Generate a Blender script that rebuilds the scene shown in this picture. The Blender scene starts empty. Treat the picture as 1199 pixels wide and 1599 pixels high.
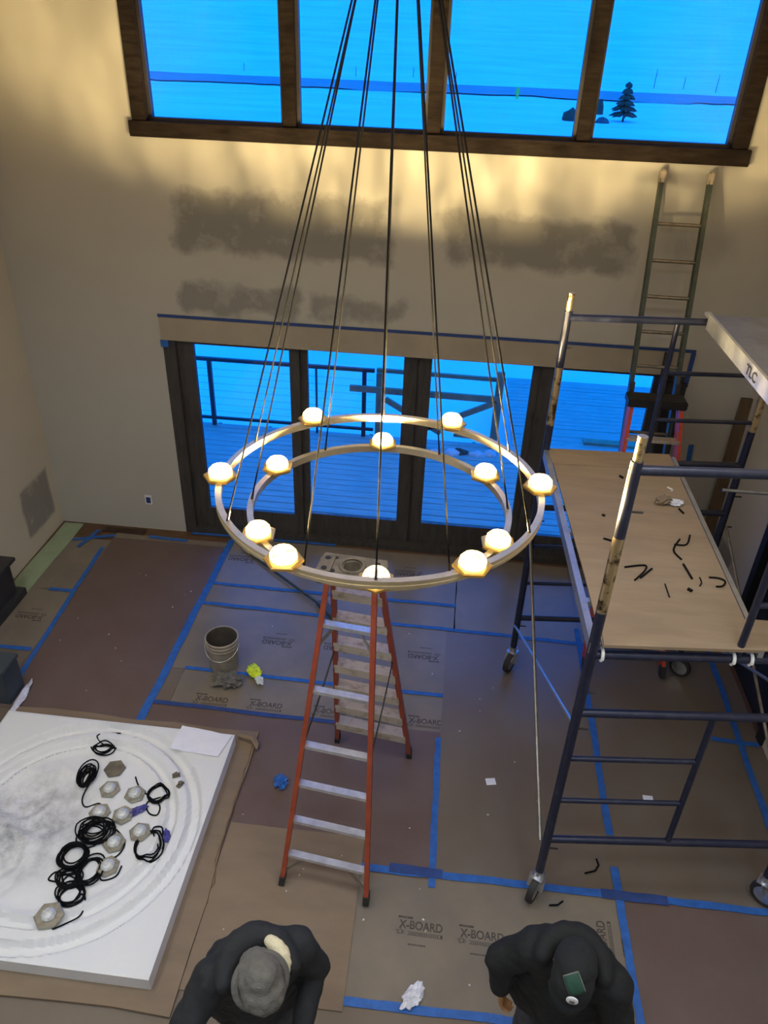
import bpy, bmesh, math, random
from mathutils import Vector, Matrix, noise
random.seed(7)
SC = bpy.context.scene
COL = SC.collection
PI = math.pi

# ------------------------------------------------------------------ camera
F_PX, PITCH, ROLL, YAW, CAM_H = 1189.25, 0.563325, -0.038617, 0.087035, 5.2
cp, sp, cy, sy = math.cos(PITCH), math.sin(PITCH), math.cos(YAW), math.sin(YAW)
fwd = Vector((-sy*cp, cy*cp, -sp)); right = Vector((cy, sy, 0)); down = fwd.cross(right)
r2 = math.cos(ROLL)*right + math.sin(ROLL)*down
d2 = -math.sin(ROLL)*right + math.cos(ROLL)*down
cam_d = bpy.data.cameras.new('camera'); cam = bpy.data.objects.new('camera', cam_d); COL.objects.link(cam)
m = Matrix.Identity(4)
for i in range(3):
    m[i][0], m[i][1], m[i][2] = r2[i], -d2[i], -fwd[i]
m[2][3] = CAM_H
cam.matrix_world = m
cam_d.sensor_fit = 'HORIZONTAL'; cam_d.sensor_width = 36; cam_d.lens = F_PX*36/1199
cam_d.clip_start = .05; cam_d.clip_end = 2000
SC.camera = cam

# ------------------------------------------------------------------ world, light, exposure
w = bpy.data.worlds.new('overcast_dusk'); SC.world = w; w.use_nodes = True
bg = w.node_tree.nodes['Background']
bg.inputs[0].default_value = (0.002, 0.212, 1.0, 1); bg.inputs[1].default_value = 2.6
SC.view_settings.view_transform = 'Standard'
try: SC.view_settings.look = 'None'
except Exception: pass
SC.view_settings.exposure = 0.0; SC.view_settings.gamma = 1.0
SC.view_settings.use_curve_mapping = False
BULB_W = 130.0
FILL_W = 20.5  # strength of the added overhead fill
WALL_Y = 7.38; XL, XR = -4.57, 2.98; CEIL = 6.0; YB = -3.2
def portal(name, loc, sx, sy_, rot):
    l = bpy.data.lights.new(name, 'AREA'); l.shape = 'RECTANGLE'; l.size = sx; l.size_y = sy_
    l.cycles.is_portal = True
    o = bpy.data.objects.new(name, l); COL.objects.link(o); o.location = loc; o.rotation_euler = rot
portal('window_portal', (-.36, WALL_Y+.3, 5.1), 5.4, 1.4, (-PI/2, 0, 0))
portal('door_portal', (-.36, WALL_Y+.3, 1.35), 5.4, 2.6, (-PI/2, 0, 0))

# added fill lights for general brightness (their unseen panels are built with the ceiling)
FILL_PANELS = [(x, y) for x in (-3.2, -.8, 1.6) for y in (-1.6, .6, 2.8)]
for (x, y) in FILL_PANELS:
    l = bpy.data.lights.new('fill_light', 'AREA'); l.shape = 'SQUARE'; l.size = .9; l.energy = FILL_W; l.color = (.80, .93, 1.06); l.spread = math.radians(140)
    o = bpy.data.objects.new('fill_light', l); COL.objects.link(o); o.location = (x, y, CEIL-.035)

# ------------------------------------------------------------------ materials
def s2l(c): return tuple((x/12.92 if x <= .04045 else ((x+.055)/1.055)**2.4) for x in c)
def rgb(r, g, b): return s2l((r/255, g/255, b/255)) + (1,)
MATS = {}
def mat(name, col, rough=.6, metal=0.0, var=0.0, scale=8.0, bump=0.0, bscale=60.0, stretch=None, spec=None, emit=None, es=0, alpha=None, coat=0, col2=None, sharp=(.35, .65)):
    mt = bpy.data.materials.new(name); mt.use_nodes = True; nt = mt.node_tree; b = nt.nodes['Principled BSDF']
    b.inputs['Base Color'].default_value = col; b.inputs['Roughness'].default_value = rough; b.inputs['Metallic'].default_value = metal
    if spec is not None: b.inputs['Specular IOR Level'].default_value = spec
    if coat: b.inputs['Coat Weight'].default_value = coat
    tc = nt.nodes.new('ShaderNodeTexCoord'); mp = nt.nodes.new('ShaderNodeMapping'); nt.links.new(tc.outputs['Object'], mp.inputs[0])
    if stretch: mp.inputs['Scale'].default_value = stretch
    if var or col2:
        nz = nt.nodes.new('ShaderNodeTexNoise'); nz.inputs['Scale'].default_value = scale; nz.inputs['Detail'].default_value = 6; nz.inputs['Roughness'].default_value = .6
        nt.links.new(mp.outputs[0], nz.inputs['Vector'])
        rp = nt.nodes.new('ShaderNodeValToRGB'); nt.links.new(nz.outputs['Fac'], rp.inputs[0])
        rp.color_ramp.elements[0].position, rp.color_ramp.elements[1].position = sharp
        c2 = col2 if col2 else tuple(min(1, c*(1+var)) for c in col[:3])+(1,)
        c1 = col if col2 else tuple(c*(1-var) for c in col[:3])+(1,)
        rp.color_ramp.elements[0].color = c1; rp.color_ramp.elements[1].color = c2
        nt.links.new(rp.outputs[0], b.inputs['Base Color'])
    if bump:
        n2 = nt.nodes.new('ShaderNodeTexNoise'); n2.inputs['Scale'].default_value = bscale; n2.inputs['Detail'].default_value = 4
        nt.links.new(mp.outputs[0], n2.inputs['Vector'])
        bp = nt.nodes.new('ShaderNodeBump'); bp.inputs['Strength'].default_value = bump; bp.inputs['Distance'].default_value = .01
        nt.links.new(n2.outputs['Fac'], bp.inputs['Height']); nt.links.new(bp.outputs[0], b.inputs['Normal'])
    if emit: b.inputs['Emission Color'].default_value = emit; b.inputs['Emission Strength'].default_value = es
    MATS[name] = mt
    return mt
def glass_mat(name, tint=(1, 1, 1, 1), ior=1.45, rough=0.0):
    mt = bpy.data.materials.new(name); mt.use_nodes = True; nt = mt.node_tree; nt.nodes.clear()
    out = nt.nodes.new('ShaderNodeOutputMaterial'); mx = nt.nodes.new('ShaderNodeMixShader'); tr = nt.nodes.new('ShaderNodeBsdfTransparent'); gl = nt.nodes.new('ShaderNodeBsdfGlossy')
    fr = nt.nodes.new('ShaderNodeFresnel'); fr.inputs[0].default_value = ior
    tr.inputs[0].default_value = tint; gl.inputs['Roughness'].default_value = rough
    nt.links.new(fr.outputs[0], mx.inputs[0]); nt.links.new(tr.outputs[0], mx.inputs[1]); nt.links.new(gl.outputs[0], mx.inputs[2]); nt.links.new(mx.outputs[0], out.inputs[0])
    MATS[name] = mt; return mt
def M(n): return MATS[n]

mat('ceiling_white', rgb(112, 106, 98), .8, var=.15, scale=2.5, stretch=(1, 8, 1))
mat('fill_frame_white', rgb(225, 222, 216), .6)
mat('fill_glow', rgb(240, 240, 240), .6, emit=(.9, .95, 1, 1), es=3)
mat('sill_wood', rgb(36, 30, 27), .8, spec=.06, var=.35, scale=5, stretch=(1, 6, 6), bump=.15)
mat('door_wood', rgb(58, 55, 53), .55, var=.3, scale=4, stretch=(6, 6, 1), bump=.1)
mat('frame_dark', rgb(40, 38, 38), .5, var=.2)
mat('header_paper', rgb(152, 142, 126), .8, var=.08, scale=2)
mat('blue_tape', rgb(36, 92, 168), .55, var=.18, scale=14, bump=.25, bscale=40)
mat('navy_tape', rgb(35, 62, 120), .6, var=.2, scale=9)
mat('subfloor', rgb(92, 66, 46), .5, var=.35, scale=6, stretch=(1, 8, 1))
mat('tan_board', rgb(126, 115, 101), .33, var=.10, scale=2.2, bump=.08, bscale=9, col2=rgb(112, 104, 94))
mat('tan_board_worn', rgb(110, 100, 90), .33, var=.2, scale=1.6, bump=.1, bscale=7, col2=rgb(106, 93, 80))
mat('red_paper', rgb(102, 86, 82), .42, var=.12, scale=2.5, bump=.08, bscale=8, col2=rgb(96, 78, 72))
mat('green_paper', rgb(140, 156, 128), .7, var=.08, scale=3)
mat('cardboard', rgb(124, 106, 86), .7, var=.09, scale=2.0, stretch=(1, 3, 1), bump=.1, bscale=14)
mat('cardboard_edge', rgb(116, 92, 60), .8, var=.2, scale=20)
mat('ink', rgb(62, 56, 50), .7, var=.35, scale=30, col2=rgb(100, 88, 76), sharp=(.45, .8))
mat('foam', rgb(226, 226, 226), .75, var=.03, scale=5, bump=.15, bscale=90)
mat('scaffold_blue', rgb(35, 40, 62), .38, metal=.25, var=.3, scale=12, col2=rgb(60, 62, 80), sharp=(.5, .85))
mat('scaffold_worn', rgb(200, 180, 140), .3, metal=.85, var=.3, scale=16, col2=rgb(80, 66, 45), sharp=(.5, .62))
mat('steel', rgb(190, 192, 198), .3, metal=.9, var=.15, scale=15)
mat('brace_steel', rgb(150, 148, 142), .35, metal=.8, var=.2, scale=15)
mat('plywood', rgb(144, 125, 102), .55, var=.10, scale=2.5, stretch=(1, 5, 5), bump=.08, bscale=12)
mat('aluminium', rgb(180, 184, 190), .35, metal=.8, var=.12, scale=9)
mat('plank_deck_grey', rgb(106, 110, 120), .5, metal=.3, var=.15, scale=7, bump=.1)
mat('rubber', rgb(42, 40, 38), .7, var=.2, scale=10)
mat('ladder_orange', rgb(150, 68, 44), .45, var=.15, scale=10)
mat('ladder_red', rgb(190, 66, 36), .45, var=.15, scale=10)
mat('ladder_step', rgb(205, 196, 182), .4, metal=.55, var=.3, scale=14, col2=rgb(128, 104, 78), sharp=(.5, .8))
mat('rung_bright', rgb(214, 218, 226), .3, metal=.75, var=.15, scale=14)
mat('ladder_cap', rgb(102, 94, 80), .55, var=.3, scale=14)
mat('ladder_green', rgb(48, 60, 52), .5, var=.35, scale=14, col2=rgb(88, 84, 70), sharp=(.5, .8))
mat('rung_metal', rgb(120, 112, 100), .45, metal=.6, var=.25, scale=16)
mat('black_plastic', rgb(30, 30, 32), .5, var=.2)
mat('brass', rgb(226, 186, 104), .3, metal=.85, var=.08, scale=9)
mat('brass_ring', rgb(228, 214, 180), .36, metal=.85, var=.1, scale=6)
mat('cable_black', rgb(14, 14, 16), .7, var=.2, spec=.1)
mat('cable_steel', rgb(70, 60, 50), .35, metal=.8)
mat('bucket_grey', rgb(150, 140, 126), .6, var=.18, scale=9, bump=.1)
mat('bucket_dark', rgb(74, 67, 60), .7, var=.25, scale=9)
mat('rag_grey', rgb(98, 95, 88), .85, var=.2, scale=12, bump=.3)
mat('hivis', rgb(205, 225, 50), .7, var=.15, scale=12)
mat('white_cloth', rgb(205, 210, 208), .8, var=.1, scale=9)
mat('paper', rgb(222, 222, 232), .8, var=.03, scale=9)
mat('plastic_film', rgb(205, 205, 215), .25, var=.2, scale=14)
mat('purple_film', rgb(62, 60, 130), .4, var=.35, scale=22)
mat('dark_cabinet', rgb(46, 46, 50), .5, var=.2)
mat('slate_box', rgb(58, 66, 74), .5, var=.12, scale=3)
mat('vent_brown', rgb(62, 44, 32), .5, var=.2)
mat('strip_brown', rgb(92, 74, 52), .6, var=.2, scale=4, stretch=(6, 6, 1))
mat('black_door', rgb(22, 22, 24), .45, var=.15)
mat('jacket_black', rgb(14, 16, 18), .85, var=.25, scale=16, bump=.4, bscale=40)
mat('jacket_dark', rgb(26, 28, 32), .85, var=.2, scale=14, bump=.4, bscale=40)
mat('trousers', rgb(58, 60, 68), .85, var=.15, scale=12)
mat('shoe', rgb(60, 48, 38), .6, var=.2)
mat('skin', rgb(190, 140, 112), .55, var=.06, scale=12)
mat('glove', rgb(150, 104, 62), .8, var=.25, scale=18)
mat('hair', rgb(44, 34, 28), .7, var=.25, scale=40)
mat('beanie_grey', rgb(96, 93, 88), .95, var=.12, scale=30, bump=.6, bscale=120)
mat('cream_fleece', rgb(200, 190, 160), .95, var=.1, scale=20, bump=.5, bscale=70)
mat('cap_black', rgb(20, 23, 25), .9, var=.15, scale=20, bump=.3)
mat('patch_green', rgb(22, 62, 48), .7, var=.2, scale=30)
mat('patch_edge', rgb(110, 110, 104), .7)
mat('badge_white', rgb(225, 225, 228), .4)
mat('snow', (.88, .90, .92, 1), .7, var=.08, scale=.06, bump=.3, bscale=.8, stretch=(1, 3, 1))
mat('snow_deck', rgb(205, 205, 205), .6, var=.10, scale=1.2)
mat('deck_board', rgb(156, 166, 158), .6, var=.12, scale=2.5, stretch=(1, 6, 1))
mat('deck_joist', rgb(70, 60, 52), .7)
mat('road', rgb(150, 150, 156), .8, var=.15, scale=.15, stretch=(1, 4, 1))
mat('rail_metal', rgb(52, 54, 62), .45, metal=.3)
mat('timber', rgb(150, 130, 105), .7, var=.2, scale=5)
mat('debris', rgb(80, 68, 58), .8, var=.4, scale=14)
mat('conifer', rgb(45, 62, 48), .8, var=.4, scale=9)
mat('bark', rgb(70, 56, 44), .9)
mat('rock', rgb(80, 84, 90), .9, var=.3, scale=3)
mat('hydrant_yellow', (1.0, .72, .10, 1), .5, spec=.3)
mat('white_print', rgb(215, 215, 215), .6)
glass_mat('pane', (.97, .985, 1, 1), 1.28)
glass_mat('crystal_loose', (.86, .87, .86, 1), 1.6, .08)

# wall paint with skim-coat patches (positions in wall metres)
def wall_mat(name, base, patches, axis, rag=1.0, pc=rgb(117, 115, 112)):
    mt = bpy.data.materials.new(name); mt.use_nodes = True; nt = mt.node_tree; b = nt.nodes['Principled BSDF']; b.inputs['Roughness'].default_value = .85
    L = nt.links
    def nd(t, **k):
        n = nt.nodes.new(t)
        for a, v in k.items(): setattr(n, a, v)
        return n
    def math_(op, a, c=None, clamp=False):
        n = nd('ShaderNodeMath', operation=op, use_clamp=clamp)
        for i, v in enumerate((a, c)):
            if v is None: continue
            if isinstance(v, (int, float)): n.inputs[i].default_value = v
            else: L.new(v, n.inputs[i])
        return n.outputs[0]
    geo = nd('ShaderNodeNewGeometry'); sep = nd('ShaderNodeSeparateXYZ'); L.new(geo.outputs['Position'], sep.inputs[0])
    def noise_(scale, detail=4, rough=.6):
        n = nd('ShaderNodeTexNoise'); n.inputs['Scale'].default_value = scale; n.inputs['Detail'].default_value = detail; n.inputs['Roughness'].default_value = rough
        L.new(geo.outputs['Position'], n.inputs['Vector']); return n.outputs['Fac']
    nA = math_('MULTIPLY', math_('SUBTRACT', noise_(2.3), .5), .5*rag)
    nB = math_('MULTIPLY', math_('SUBTRACT', noise_(3.1, 5), .5), .35*rag)
    u = math_('ADD', sep.outputs[axis], nA); v = math_('ADD', sep.outputs[2], nB)
    total = None
    for (u0, u1, v0, v1, soft, amt) in patches:
        a = math_('DIVIDE', math_('SUBTRACT', u, u0), soft, True); c = math_('DIVIDE', math_('SUBTRACT', u1, u), soft, True)
        d = math_('DIVIDE', math_('SUBTRACT', v, v0), soft, True); e = math_('DIVIDE', math_('SUBTRACT', v1, v), soft, True)
        mk = math_('MULTIPLY', math_('MULTIPLY', math_('MULTIPLY', a, c), math_('MULTIPLY', d, e)), amt)
        total = mk if total is None else math_('MAXIMUM', total, mk)
    blot = noise_(4.5, 5, .65)
    blot = math_('ADD', math_('MULTIPLY', math_('SUBTRACT', blot, .36), 3.2, True), .62, True)
    if total is None: total = math_('MULTIPLY', blot, 0.0)
    fac = math_('MULTIPLY', total, blot, True)
    mx = nd('ShaderNodeMix', data_type='RGBA'); L.new(fac, mx.inputs[0])
    bn = nd('ShaderNodeMix', data_type='RGBA'); L.new(noise_(1.1), bn.inputs[0])
    bn.inputs[6].default_value = tuple(c*.92 for c in base[:3])+(1,); bn.inputs[7].default_value = tuple(min(1, c*1.06) for c in base[:3])+(1,)
    L.new(bn.outputs[2], mx.inputs[6]); mx.inputs[7].default_value = pc
    L.new(mx.outputs[2], b.inputs['Base Color'])
    bp = nd('ShaderNodeBump'); bp.inputs['Strength'].default_value = .08; bp.inputs['Distance'].default_value = .01
    L.new(noise_(22), bp.inputs['Height']); L.new(bp.outputs[0], b.inputs['Normal'])
    MATS[name] = mt
WB = rgb(172, 169, 161)
wall_mat('wall_paint', WB, [(-2.80, -.60, 3.28, 3.93, .10, .8), (-2.80, -1.55, 2.70, 3.05, .08, .75), (-1.5, -.5, 2.70, 2.98, .08, .7), (-.22, 1.62, 3.32, 3.85, .10, .8), (1.7, 2.5, 3.4, 3.9, .2, .35)], 0)
wall_mat('wall_paint_left', rgb(192, 186, 174), [(6.63, 7.27, .20, .84, .05, 1.0)], 1, .25, rgb(136, 134, 132))

# ------------------------------------------------------------------ mesh helpers
class MB:
    def __init__(s): s.v = []; s.f = []; s.mi = []; s.cur = 0
    def add(s, vs, fs):
        o = len(s.v); s.v += [Vector(x) for x in vs]; s.f += [tuple(i+o for i in f) for f in fs]; s.mi += [s.cur]*len(fs)
    def box(s, c, size, rot=None, bev=0):
        hx, hy, hz = size[0]/2, size[1]/2, size[2]/2
        c = Vector(c)
        vs = [Vector((x, y, z)) for x in (-hx, hx) for y in (-hy, hy) for z in (-hz, hz)]
        if rot is not None:
            R = rot if isinstance(rot, Matrix) else Matrix.Rotation(rot, 3, 'Z')
            vs = [R @ q for q in vs]
        s.add([q+c for q in vs], [(0, 1, 3, 2), (4, 6, 7, 5), (0, 4, 5, 1), (2, 3, 7, 6), (0, 2, 6, 4), (1, 5, 7, 3)]); return s
    def bb(s, x0, x1, y0, y1, z0, z1): return s.box(((x0+x1)/2, (y0+y1)/2, (z0+z1)/2), (x1-x0, y1-y0, z1-z0))
    def bar(s, p0, p1, wd, ht, up=(0, 0, 1)):
        p0, p1 = Vector(p0), Vector(p1); d = p1-p0; L = d.length; d = d/L
        up = Vector(up); sd = d.cross(up)
        if sd.length < 1e-4: sd = d.cross(Vector((0, 1, 0)))
        sd.normalize(); u2 = sd.cross(d)
        R = Matrix((d, sd, u2)).transposed()
        return s.box((p0+p1)/2, (L, wd, ht), R)
    def tube(s, pts, r, n=10, cap=True):
        pts = [Vector(p) for p in pts]; k = len(pts); rs = r if isinstance(r, (list, tuple)) else [r]*k
        vs = []; fs = []
        t0 = (pts[1]-pts[0]).normalized(); a = t0.orthogonal().normalized()
        for i, p in enumerate(pts):
            t = ((pts[min(i+1, k-1)]-pts[max(i-1, 0)])).normalized()
            a = (a-t*a.dot(t))
            if a.length < 1e-6: a = t.orthogonal()
            a.normalize(); b = t.cross(a)
            for j in range(n):
                th = 2*PI*j/n; vs.append(p+rs[i]*(math.cos(th)*a+math.sin(th)*b))
        for i in range(k-1):
            for j in range(n): fs.append((i*n+j, i*n+(j+1) % n, (i+1)*n+(j+1) % n, (i+1)*n+j))
        if cap: fs += [tuple(range(n-1, -1, -1)), tuple((k-1)*n+j for j in range(n))]
        s.add(vs, fs); return s
    def lathe(s, c, prof, n=24, a0=0, closed=False):
        c = Vector(c); vs = []; fs = []; k = len(prof)
        for (r, z) in prof:
            for j in range(n):
                th = a0+2*PI*j/n; vs.append(c+Vector((r*math.cos(th), r*math.sin(th), z)))
        for i in range(k-1):
            for j in range(n): fs.append((i*n+j, i*n+(j+1) % n, (i+1)*n+(j+1) % n, (i+1)*n+j))
        if not closed: fs += [tuple(range(n-1, -1, -1)), tuple((k-1)*n+j for j in range(n))]
        s.add(vs, fs); return s
    def prism(s, poly, z0, z1):
        n = len(poly); vs = [(x, y, z0) for x, y in poly]+[(x, y, z1) for x, y in poly]
        fs = [tuple(range(n-1, -1, -1)), tuple(range(n, 2*n))]+[(i, (i+1) % n, n+(i+1) % n, n+i) for i in range(n)]
        s.add(vs, fs); return s
    def build(s, name, mt, parent=None, smooth=False, origin=None, bevel=0, angle=True):
        me = bpy.data.meshes.new(name)
        o = bpy.data.objects.new(name, me); COL.objects.link(o)
        off = Vector(origin) if origin is not None else Vector((0, 0, 0))
        if parent is not None:
            root = parent; off = Vector((0, 0, 0))
            while root is not None: off += root.location; root = root.parent
            if origin is not None:
                o.location = Vector(origin)-off; off = Vector(origin)
            o.parent = parent
        else: o.location = off
        me.from_pydata([q-off for q in s.v], [], s.f)
        for mm in (mt if isinstance(mt, (list, tuple)) else [mt]): me.materials.append(MATS[mm])
        for p, i in zip(me.polygons, s.mi): p.material_index = i
        bm = bmesh.new(); bm.from_mesh(me); bmesh.ops.recalc_face_normals(bm, faces=bm.faces)
        if bevel: bmesh.ops.bevel(bm, geom=[e for e in bm.edges if len(e.link_faces) == 2 and e.calc_face_angle(0) > .5], offset=bevel, segments=2, affect='EDGES', clamp_overlap=True)
        bm.to_mesh(me); bm.free()
        if smooth:
            for p in me.polygons: p.use_smooth = True
            if angle: me.set_sharp_from_angle(angle=.7)
        return o
def tag(o, label, cat, group=None, kind=None):
    if label: o['label'] = label
    if cat: o['category'] = cat
    if group: o['group'] = group
    if kind: o['kind'] = kind
    return o
def struct(o, label=None, cat=None):
    o['kind'] = 'structure'
    return tag(o, label, cat)
def thing(name, loc, label, cat, group=None):
    e = bpy.data.objects.new(name, None); COL.objects.link(e); e.location = loc; e.empty_display_size = .1
    return tag(e, label, cat, group)
def V(*a): return Vector(a)
def lerp(a, b, t): return Vector(a).lerp(Vector(b), t)

# ------------------------------------------------------------------ setting: room shell
OX0, OX1 = -3.03, 2.32
mb = MB(); mb.bb(XL-.2, XR+.2, YB, WALL_Y+.25, -.25, 0.0)
struct(mb.build('floor', 'subfloor'), 'brown wooden floor under the protective boards', 'floor')
mb = MB()
mb.bb(XL-.2, OX0, WALL_Y, WALL_Y+.22, 0, CEIL); mb.bb(OX1, XR+.2, WALL_Y, WALL_Y+.22, 0, CEIL)
mb.bb(OX0, OX1, WALL_Y, WALL_Y+.22, 2.44, 4.36); mb.bb(OX0, OX1, WALL_Y, WALL_Y+.22, 5.78, CEIL)
struct(mb.build('wall_back', 'wall_paint'), 'tall beige plaster wall with grey skim-coat patches, holding window and doors', 'wall')
mb = MB(); mb.bb(XL-.2, XL, YB, WALL_Y, 0, CEIL)
struct(mb.build('wall_left', 'wall_paint_left'), 'pale plaster side wall at the left with one grey patch', 'wall')
mb = MB(); mb.bb(XR, XR+.2, YB, 4.9, 0, CEIL); mb.bb(XR, XR+.2, 6.12, WALL_Y, 0, CEIL); mb.bb(XR, XR+.2, 4.9, 6.12, 2.3, CEIL)
struct(mb.build('wall_right', 'wall_paint_left'), 'plain plaster side wall at the right behind the scaffold', 'wall')
mb = MB(); mb.bb(XL-.2, XR+.2, YB-.2, YB, 0, CEIL)
struct(mb.build('wall_near', 'wall_paint_left'), 'plaster wall behind the viewer', 'wall')
mb = MB(); mb.bb(XL-.2, XR+.2, YB-.2, WALL_Y+.22, CEIL, CEIL+.2)
struct(mb.build('ceiling', 'ceiling_white'), 'flat pale wood ceiling above the chandelier', 'ceiling')

for (x, y) in FILL_PANELS:  # glowing panels added out of view to go with the fill lights
    t = thing('fill_panel', (x, y, CEIL-.03), 'added square fill light panel, unseen at the ceiling', 'ceiling light', 'added fill panels')
    fm = MB(); fm.bb(x-.5, x+.5, y-.5, y-.46, CEIL-.03, CEIL-.001); fm.bb(x-.5, x+.5, y+.46, y+.5, CEIL-.03, CEIL-.001); fm.bb(x-.5, x-.46, y-.46, y+.46, CEIL-.03, CEIL-.001); fm.bb(x+.46, x+.5, y-.46, y+.46, CEIL-.03, CEIL-.001)
    fm.build('frame', 'fill_frame_white', t)
    MB().bb(x-.46, x+.46, y-.46, y+.46, CEIL-.02, CEIL-.002).build('diffuser', 'fill_glow', t)

# upper window
win = thing('window_1', (-.355, WALL_Y, 4.33), 'wide dark wood window of four panes looking onto snow', 'window'); win['kind'] = 'structure'
MB().bb(-3.07, 2.35, WALL_Y-.05, WALL_Y+.16, 4.32, 4.45).build('window_sill', 'sill_wood', win, bevel=.004)
MB().bb(-3.04, 2.32, WALL_Y-.03, WALL_Y+.16, 5.68, 5.80).build('head_frame', 'sill_wood', win, bevel=.004)
for x0, x1 in ((-3.04, -2.91), (2.19, 2.32)):
    MB().bb(x0, x1, WALL_Y-.03, WALL_Y+.16, 4.45, 5.68).build('jamb', 'sill_wood', win, bevel=.004)
mx = (-1.61, -.34, .945)
for x in mx: MB().bb(x-.058, x+.058, WALL_Y-.02, WALL_Y+.14, 4.45, 5.68).build('mullion', 'sill_wood', win, bevel=.004)
edges = [-2.91]+[q for x in mx for q in (x-.058, x+.058)]+[2.19]
for i in range(4):
    x0, x1 = edges[2*i], edges[2*i+1]
    fm = MB(); t = .028
    fm.bb(x0, x0+t, WALL_Y+.05, WALL_Y+.12, 4.45, 5.68); fm.bb(x1-t, x1, WALL_Y+.05, WALL_Y+.12, 4.45, 5.68)
    fm.bb(x0+t, x1-t, WALL_Y+.05, WALL_Y+.12, 4.45, 4.475); fm.bb(x0+t, x1-t, WALL_Y+.05, WALL_Y+.12, 5.65, 5.68)
    sash = fm.build('sash', 'frame_dark', win)
    MB().bb(x0+t, x1-t, WALL_Y+.08, WALL_Y+.09, 4.475, 5.65).build('pane', 'pane', sash)

# glazed doors
door = thing('door_1', (-.355, WALL_Y, 0), 'wide dark wood sliding glass doors of four panels onto the deck', 'door'); door['kind'] = 'structure'
DY = WALL_Y+.03
MB().bb(OX0, OX1, DY-.03, DY+.16, 0.0, .07).build('threshold', 'door_wood', door)
MB().bb(OX0, OX1, DY-.02, DY+.16, 2.40, 2.46).build('head_frame', 'frame_dark', door)
MB().bb(OX0, -2.90, DY-.03, DY+.16, .07, 2.40).build('jamb', 'door_wood', door)
MB().bb(2.19, OX1, DY-.03, DY+.16, .07, 2.40).build('jamb', 'door_wood', door)
# (x0,x1, glass x0, glass x1, plane offset)
leaves = [(-2.90, -1.60, -2.725, -1.705, .03), (-1.62, -.36, -1.52, -.505, .08), (-.36, .92, -.215, .82, .08), (.90, 2.19, 1.03, 2.02, .03)]
for i, (x0, x1, g0, g1, dy) in enumerate(leaves):
    y0, y1 = DY+dy, DY+dy+.05
    lf = MB(); lf.bb(x0, g0, y0, y1, .07, 2.40); lf.bb(g1, x1, y0, y1, .07, 2.40); lf.bb(g0, g1, y0, y1, .07, .34); lf.bb(g0, g1, y0, y1, 2.36, 2.40)
    leaf = lf.build('door_leaf', 'door_wood', door)
    MB().bb(g0, g1, y0+.02, y0+.03, .34, 2.36).build('pane', 'pane', leaf)
mb = MB(); mb.bb(-.36-.004, -.36+.004, DY+.055, DY+.08, .1, 2.38); mb.build('meeting_strip', 'frame_dark', door)
hd = MB().bb(OX0-.005, OX1+.005, WALL_Y-.018, WALL_Y+.02, 2.41, 2.665).build('trim_1', 'header_paper')
struct(hd, 'tan paper-covered header board above the glass doors', 'trim')
tag(MB().bb(OX0-.01, OX1+.01, WALL_Y-.024, WALL_Y-.018, 2.655, 2.685).build('masking_tape_strip', 'navy_tape', origin=(-.36, WALL_Y-.02, 2.67)), 'long dark blue tape line along top of the tan door header', 'tape')
tag(MB().bb(2.29, 2.335, WALL_Y-.026, WALL_Y-.018, 2.30, 2.655).build('masking_tape_strip', 'navy_tape', origin=(2.31, WALL_Y-.02, 2.3)), 'short upright dark blue tape at right end of the door header', 'tape')
tag(MB().bb(OX0-.01, OX0+.07, WALL_Y-.03, WALL_Y-.004, 2.34, 2.41).build('masking_tape_strip', 'blue_tape', origin=(OX0, WALL_Y, 2.34)), 'small crumpled blue tape bit at upper left door corner', 'tape')

# side door in the right wall
d2o = thing('door_2', (XR, 5.5, 0), 'black door in the right wall beyond the scaffold', 'door'); d2o['kind'] = 'structure'
MB().bb(XR-.03, XR+.12, 4.9, 5.0, 0, 2.3).build('jamb', 'black_door', d2o)
MB().bb(XR-.03, XR+.12, 6.02, 6.12, 0, 2.3).build('jamb', 'black_door', d2o)
MB().bb(XR-.03, XR+.12, 5.0, 6.02, 2.2, 2.3).build('head_frame', 'black_door', d2o)
lf = MB().bb(XR+.03, XR+.08, 5.0, 6.02, 0.01, 2.2).build('door_leaf', 'black_door', d2o)
MB().tube([V(XR+.03, 5.1, 1.0), V(XR-.03, 5.1, 1.0), V(XR-.03, 5.22, 1.0)], .01, 8).build('handle', 'steel', lf)

# ------------------------------------------------------------------ outside
gv = []; gf = []
xs = [-220+440*i/44 for i in range(45)]; ysl = [7.62, 9, 11, 14, 18, 24, 32, 42, 55, 70, 85, 94, 96.5, 98, 102, 108, 114, 117, 119, 125, 140, 170, 210, 260, 330, 420, 520, 650]
def gz(x, y):
    z = -.55+.12*noise.noise(V(x*.09, y*.09, 0))
    if y > 119: z += (y-119)*.085+1.2*noise.noise(V(x*.02, y*.02, 3))*min(1, (y-119)/60)
    if 97 < y < 118: z = -.66
    elif 84 < y <= 97 or 118 <= y <= 120: z += .22*noise.noise(V(x*.5, 7, 1))
    return z
for y in ysl:
    for x in xs: gv.append(V(x, y, gz(x, y)))
n = len(xs)
for j in range(len(ysl)-1):
    for i in range(n-1): gf.append((j*n+i, j*n+i+1, (j+1)*n+i+1, (j+1)*n+i))
mb = MB(); mb.add(gv, gf)
struct(mb.build('snow_ground', 'snow', smooth=True, angle=False), 'open snow field rising to a slope beyond the road', 'snow')
rv = [V(-200+400*i/240, y0+(4.5*noise.noise(V(i*.33, y0, 0))+2*noise.noise(V(i*.9, 1, 0)) if k == 0 else .8*noise.noise(V(i*.4, 3, 0))), -.52) for k, y0 in enumerate((99.5, 116.0)) for i in range(241)]
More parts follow.
